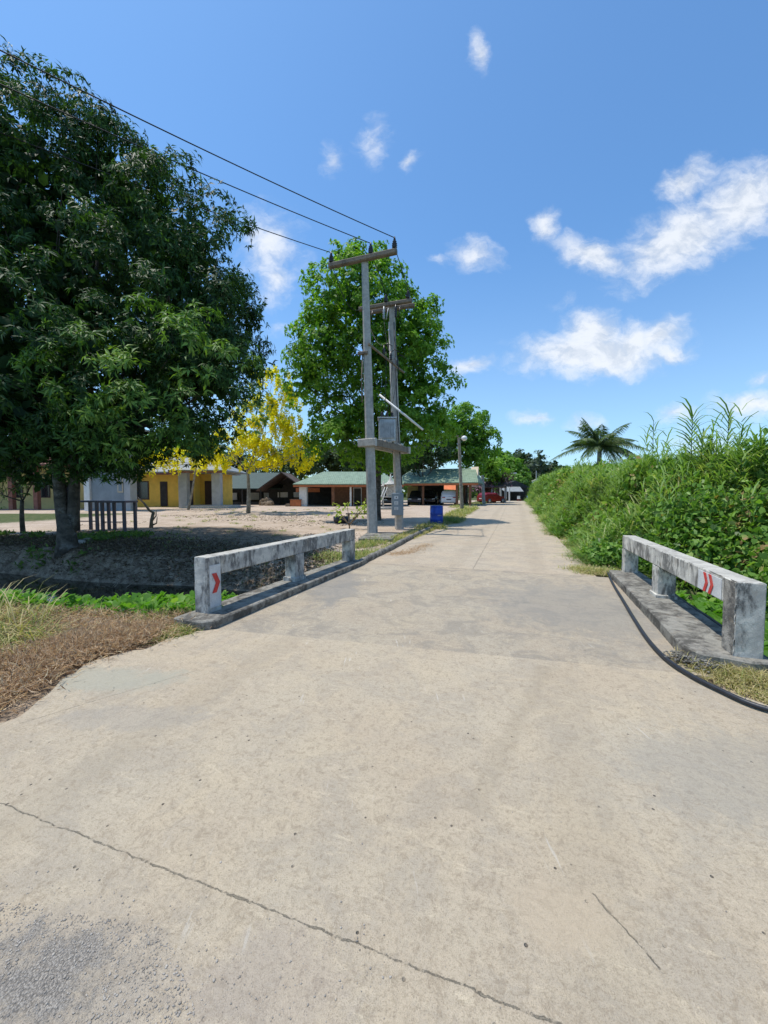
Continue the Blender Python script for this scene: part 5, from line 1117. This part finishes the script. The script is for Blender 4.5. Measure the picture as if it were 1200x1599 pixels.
Pr = P[~isv]; dr_ = dist[~isv]; cl_ = rng.random(len(Pr)) < .3; Pr = Pr[cl_]; dr_ = dr_[cl_]; kb = 5
tone = fbm(Pr[:, 0]*.9, Pr[:, 1]*.7)-.5; Pr = np.repeat(Pr, kb, 0); dr_ = np.repeat(dr_, kb); nr = len(Pr); Pr = Pr+rng.normal(size=(nr, 3))*np.array([.05, .05, .08])-np.array([0, 0, .4])
La = rng.normal(size=(nr, 3)); La[:, 2] = 0; La = nrm(La)-np.array([CS, -SN, 0])*.3; Dr = La*rng.uniform(.1, .95, (nr, 1)); Dr[:, 2] = 1.0; Nr = -La; Nr[:, 2] = .35
lr.add(Pr, Dr, Nr, (.42+.006*dr_)*rng.uniform(.5, 1.6, nr), (.013+.0009*dr_)*rng.uniform(.7, 1.5, nr), np.clip(rng.normal(size=nr)*.16+.5+np.repeat(tone, kb)*1.2, 0, 1), ARCH)
# taller stalks poking out of the mass
ns = 420; t3 = np.exp(rng.uniform(math.log(4.5), math.log(60), ns)); s3 = edge_s(t3)+rng.uniform(1.2, 6, ns); X3 = s3*CS+t3*SN; Y3 = -s3*SN+t3*CS; h3 = np.maximum(veg_h(s3, t3), .5)
for i in range(ns):
    hh3 = rng.uniform(.15, .75)*(1+.4*(t3[i] < 16)); base3 = np.array([X3[i], Y3[i], h3[i]+.3*float(ss(18, 38, Y3[i]))-.3]); k3 = int(rng.integers(6, 11)); f3 = np.linspace(.1, 1, k3)
    Q3 = base3+np.outer(f3*(hh3+.3), np.array([rng.normal()*.12, rng.normal()*.12, 1])); az = rng.uniform(0, 3.14); sg = np.where(np.arange(k3) % 2 == 0, 1, -1); a3 = az+rng.normal(size=k3)*.3
    L3 = np.stack([np.cos(a3)*sg, np.sin(a3)*sg, np.zeros(k3)], 1); D3 = L3*rng.uniform(.4, 1.1, (k3, 1)); D3[:, 2] = 1; N3 = -L3; N3[:, 2] = .3
    lr.add(Q3, D3, N3, rng.uniform(.35, .6, k3), .022+.0006*t3[i], np.clip(rng.normal(size=k3)*.15+.45, 0, 1), ARCH)
    lr.add(base3[None], (Q3[-1]-base3)[None], np.array([[0, -1, .1]]), np.linalg.norm(Q3[-1]-base3), .02, np.array([.6]), BLADE)
tag(lr.build('reed_thicket', M['reed']), 'dense pale green reeds and tall grass in the thicket right of the road', 'reeds', kind='stuff')
# tall reeds
def reed(px, py, d, label, nl=26, L=.62, lean=0):
    top = W(px, py, d); b = Vector((top.x-lean, d, 0)); b.z = H(b.x, d)-.05; o = thing('giant_reed', label, 'reed', b, 0, 'tall reeds standing above the thicket')
    pts = bez(b, top-Vector((0, 0, .35)), (lean*.2, 0, 0), 8); m_ = MB(b); m_.tube(pts, [.016-.0012*i for i in range(9)], 6); m_.build('stem', M['vine'], o)
    lf = LF(); az = random.uniform(-.3, .3); Pn = []; Dn = []; Nn = []
    for i in range(nl):
        f = 1-(i/nl)*.55; q = b.lerp(top-Vector((0, 0, .35)), f); sg = 1 if i % 2 else -1; a = az+random.uniform(-.4, .4); u_ = .35+1.2*(i/nl)
        Dn.append((sg*math.cos(a)*u_, math.sin(a)*u_, 1.0)); Pn.append(tuple(q)); Nn.append((-sg*math.cos(a), -math.sin(a), .5))
    Pn = np.array(Pn); lf.add(Pn, np.array(Dn), np.array(Nn), L*rng.uniform(.8, 1.25, nl), .05, rng.uniform(.2, .7, nl), ARCH); lf.build('leaves', M['reed'], o)
reed(1140, 625, 10.5, 'tall reed with a feathered top, rightmost of the two highest'); reed(1083, 628, 10, 'tall reed standing highest just left of the rightmost one')
reed(1022, 640, 12, 'thin tall reed standing alone right of the coconut palm', 10, .35); reed(1098, 660, 9.5, 'shorter reed between the two highest reeds', 12); reed(1187, 672, 9, 'reed at the right edge of the photo', 14)
reed(1058, 690, 11, 'low reed left of the highest reeds', 12); reed(1160, 690, 8.5, 'low reed right of the highest reeds', 12); reed(1120, 685, 11.5, 'dense low reed under the highest pair', 12)
# coconut palm
pc = W(937, 698, 30); b = Vector((pc.x, pc.y, 0)); b.z = H(b.x, b.y)
o = thing('coconut_palm', 'young coconut palm with arching fronds above the thicket', 'palm tree', b); m_ = MB(b); m_.tube([b, b.lerp(pc, .5), pc], [.2, .17, .15], 10); m_.build('trunk', M['bark_pale'], o)
lf = LF(); m_ = MB(b)
for i in range(28):
    a = i*2.399+.3; el = random.uniform(.05, 1.35); Lf = random.uniform(3.1, 4.0); d0 = Vector((math.cos(a)*math.cos(el), math.sin(a)*math.cos(el), math.sin(el))); pts = []
    for k in range(11):
        f = k/10; pts.append(pc+d0*Lf*f+Vector((0, 0, -1.9*f*f*(1.15-.5*math.sin(el)))))
    m_.tube(pts, [.035*(1-.85*k/10) for k in range(11)], 5)
    for k in range(3, 60):
        f = k/60*10; j = min(int(f), 9); q = pts[j].lerp(pts[j+1], f-j); dr = (pts[j+1]-pts[j]).normalized(); sd = dr.cross(Vector((0, 0, 1))).normalized()
        for sg in (-1, 1):
            dl = (dr*.7+sd*sg+Vector((0, 0, random.uniform(-1.0, -.4)))); ll = .62*math.sin(min(1, .15+k/60*.95)*math.pi)**.6+.1
            lf.add(np.array([tuple(q)]), np.array([tuple(dl)]), np.array([tuple(dr.cross(sd)*-1+Vector((0, 0, .3)))]), ll, .04, np.array([random.random()]))
m_.build('frond_stems', M['olive'], o); lf.build('fronds', M['palm'], o)
# far woods ring
lf = LF(); n_ = 9000; a = rng.uniform(R(-75), R(75), n_); d = rng.uniform(115, 165, n_); hh_ = 3+4.5*fbm(a*14, d*0+2)
P = np.stack([np.sin(a)*d, np.cos(a)*d, .3+rng.random(n_)**.7*hh_], 1); lf.add(P, rdir(n_), rdir(n_, .6), rng.uniform(1.2, 2.4, n_), rng.uniform(1.0, 1.8, n_), np.clip(rng.normal(size=n_)*.25+.4, 0, 1), ROUND)
tag(lf.build('far_woods', M['olive']), 'far off line of woods along the horizon', 'woods', kind='stuff')
# gravel
ico = bmesh.new(); bmesh.ops.create_icosphere(ico, subdivisions=1, radius=1); iv = np.array([tuple(v.co) for v in ico.verts]); ifc = np.array([[v.index for v in f.verts] for f in ico.faces]); ico.free()
def gravel(Pc, rad, name, label, mat):
    k = len(Pc); R_ = rng.uniform(.75, 1.2, (k, len(iv), 1)); sc = rng.uniform(.6, 1.2, (k, 1, 3))*np.array([1, 1, .6]); V_ = Pc[:, None, :]+iv[None]*R_*sc*rad[:, None, None]
    F_ = ifc[None]+(np.arange(k)*len(iv))[:, None, None]; return tag(npmesh(name, V_.reshape(-1, 3), F_.reshape(-1, 3), mat), label, 'gravel', kind='stuff')
def gz(P): P = P.copy(); P[:, 2] = 0.0; return P
P = np.concatenate([gz(scatter_px(2600, ((-60, 1400), (260, 1450), (330, 1640), (-60, 1640)))), gz(scatter_px(600, ((-60, 1330), (600, 1450), (620, 1640), (-60, 1640)))), gz(scatter_px(260, ((0, 1100), (1200, 1100), (1200, 1600), (0, 1600))))])
cl = fbm(P[:, 0]*3.5, P[:, 1]*3.5); P = P[(cl > .45) | (rng.random(len(P)) < .25)]
rad = .0016+.0035*rng.random(len(P))**4+.001*rng.random(len(P)); P[:, 2] = rad*.25
gravel(P, rad, 'gravel', 'loose grey gravel and grit scattered on the pavement at the lower left', M['rock'])
# rubble by the right kerb end
P = strand([GR(1058, 1030), GR(1085, 1040), GR(1125, 1046)], 800, .06); rad = rng.uniform(.004, .017, len(P)); P[:, 2] = .02+.05*rng.random(len(P)); gravel(P, rad, 'rubble', 'crumbled concrete bits at the near end of the right kerb', M['kerb'])
# ---------------------------------------------------------------- sky, sun, camera
w = bpy.data.worlds.new('World'); scene.world = w; w.use_nodes = True; g = NT(w.node_tree); g.n.clear()
SUN = Vector((-.95*math.cos(R(72)), .12*math.cos(R(72)), math.sin(R(72)))).normalized()
sky = g.node('ShaderNodeTexSky'); sky.sky_type = 'NISHITA'; sky.sun_disc = False; sky.sun_elevation = math.asin(SUN.z); sky.sun_rotation = math.atan2(SUN.x, SUN.y)
sky.air_density = 1.0; sky.dust_density = .6; sky.ozone_density = 2.0; sky.altitude = 0
tcn = g.node('ShaderNodeTexCoord').outputs['Generated']; sp = g.node('ShaderNodeSeparateXYZ', {0: tcn})
yy = g.m('MAXIMUM', sp.outputs[1], .05); pv = g.node('ShaderNodeCombineXYZ', {0: g.m('DIVIDE', sp.outputs[0], yy), 1: g.m('DIVIDE', sp.outputs[2], yy), 2: 0.0}).outputs[0]
warp = g.node('ShaderNodeTexNoise', {'Vector': pv, 'Scale': 7.0, 'Detail': 6, 'Roughness': .6}).outputs['Color']
pvw = g.vm('ADD', pv, g.vm('SCALE', g.vm('SUBTRACT', warp, (.5, .5, .5)).outputs[0], scale=.1).outputs[0]).outputs[0]
clouds = [(742, 78, 17, 30, 10, .75), (521, 250, 20, 26, 0, .55), (583, 220, 32, 36, -30, .5), (641, 257, 24, 13, 15, .65), (857, 353, 24, 24, 30, .8), (745, 396, 44, 24, -10, .7), (690, 405, 30, 14, 0, .4),
          (1065, 375, 120, 48, 27, 1.0), (1160, 318, 85, 52, 30, 1.0), (1075, 285, 55, 26, 35, .8), (930, 400, 62, 26, -18, .9), (930, 552, 130, 36, 3, 1.1), (925, 522, 50, 34, 0, 1.1), (985, 540, 60, 34, 10, 1.0), (1032, 530, 48, 28, 35, .9), (1050, 552, 40, 18, 0, .8),
          (740, 563, 36, 14, 15, .75), (420, 385, 55, 60, 0, .7), (432, 430, 38, 40, 0, .7), (432, 505, 26, 16, 0, .4), (836, 656, 32, 14, 0, .7), (1055, 646, 42, 17, 5, .7), (1175, 630, 70, 24, 0, .8), (1190, 590, 26, 13, 15, .6), (912, 664, 30, 15, 0, .6), (885, 470, 26, 14, 0, .3), (1110, 690, 80, 22, 0, .45)]
tot = None
for (px, py, a_, b_, ang, den) in clouds:
    r_ = ray(px, py); cx, cy = r_.x/r_.y, r_.z/r_.y
    mp = g.node('ShaderNodeMapping', {'Vector': pvw, 'Location': (cx, cy, 0), 'Rotation': (0, 0, R(ang)), 'Scale': (a_/600*1.4, b_/600*1.5, 1)}, vector_type='TEXTURE').outputs[0]
    ln = g.vm('LENGTH', mp).outputs['Value']; k = g.m('MULTIPLY', g.m('SUBTRACT', 1.0, ln, clamp=True), den); tot = k if tot is None else g.m('MAXIMUM', tot, k)
mpn = g.node('ShaderNodeMapping', {'Vector': pvw, 'Rotation': (0, 0, R(-25)), 'Scale': (1, 1.7, 1)}).outputs[0]
nz = g.noise(mpn, 13, 8, .62); cm = g.m('ADD', tot, g.m('MULTIPLY', g.m('SUBTRACT', nz, .5), .85)); cm = g.m('MULTIPLY', g.mr(cm, .1, .85, 0, .88), g.mr(tot, .0, .16))
skyc = g.mix(1.0, sky.outputs[0], (.76, 1.1, 1.3, 1), 'MULTIPLY')
skyc = g.mix(g.mr(sp.outputs[2], -.05, .55, .34, 0), skyc, (3.9, 4.6, 5.4, 1))
cc = g.mix(g.mr(nz, .35, .6), (4.3, 4.7, 5.3, 1), (5.9, 6.1, 6.4, 1))
c = g.mix(cm, skyc, cc)
bg = g.node('ShaderNodeBackground', {0: c, 1: .15}); out = g.node('ShaderNodeOutputWorld'); g.l.new(bg.outputs[0], out.inputs[0])
sl = bpy.data.lights.new('sun', 'SUN'); sl.energy = 3.9; sl.angle = R(.53); sl.color = (1, .95, .87); so_ = bpy.data.objects.new('sun', sl); col.objects.link(so_); so_.rotation_euler = (-SUN).to_track_quat('-Z', 'Y').to_euler()
cd = bpy.data.cameras.new('camera'); cd.sensor_fit = 'HORIZONTAL'; cd.sensor_width = 36; cd.lens = 18.0; cd.clip_end = 3000; cd.clip_start = .05
co = bpy.data.objects.new('camera', cd); col.objects.link(co); co.location = (0, 0, EYE); co.rotation_euler = (math.pi/2-TH, 0, 0); scene.camera = co
scene.view_settings.view_transform = 'Standard'; scene.view_settings.look = 'None'; scene.view_settings.exposure = 0.12; scene.view_settings.gamma = 1
scene.render.engine = 'CYCLES'
scene.cycles.max_bounces = 4; scene.cycles.diffuse_bounces = 3; scene.cycles.glossy_bounces = 2; scene.cycles.transmission_bounces = 4
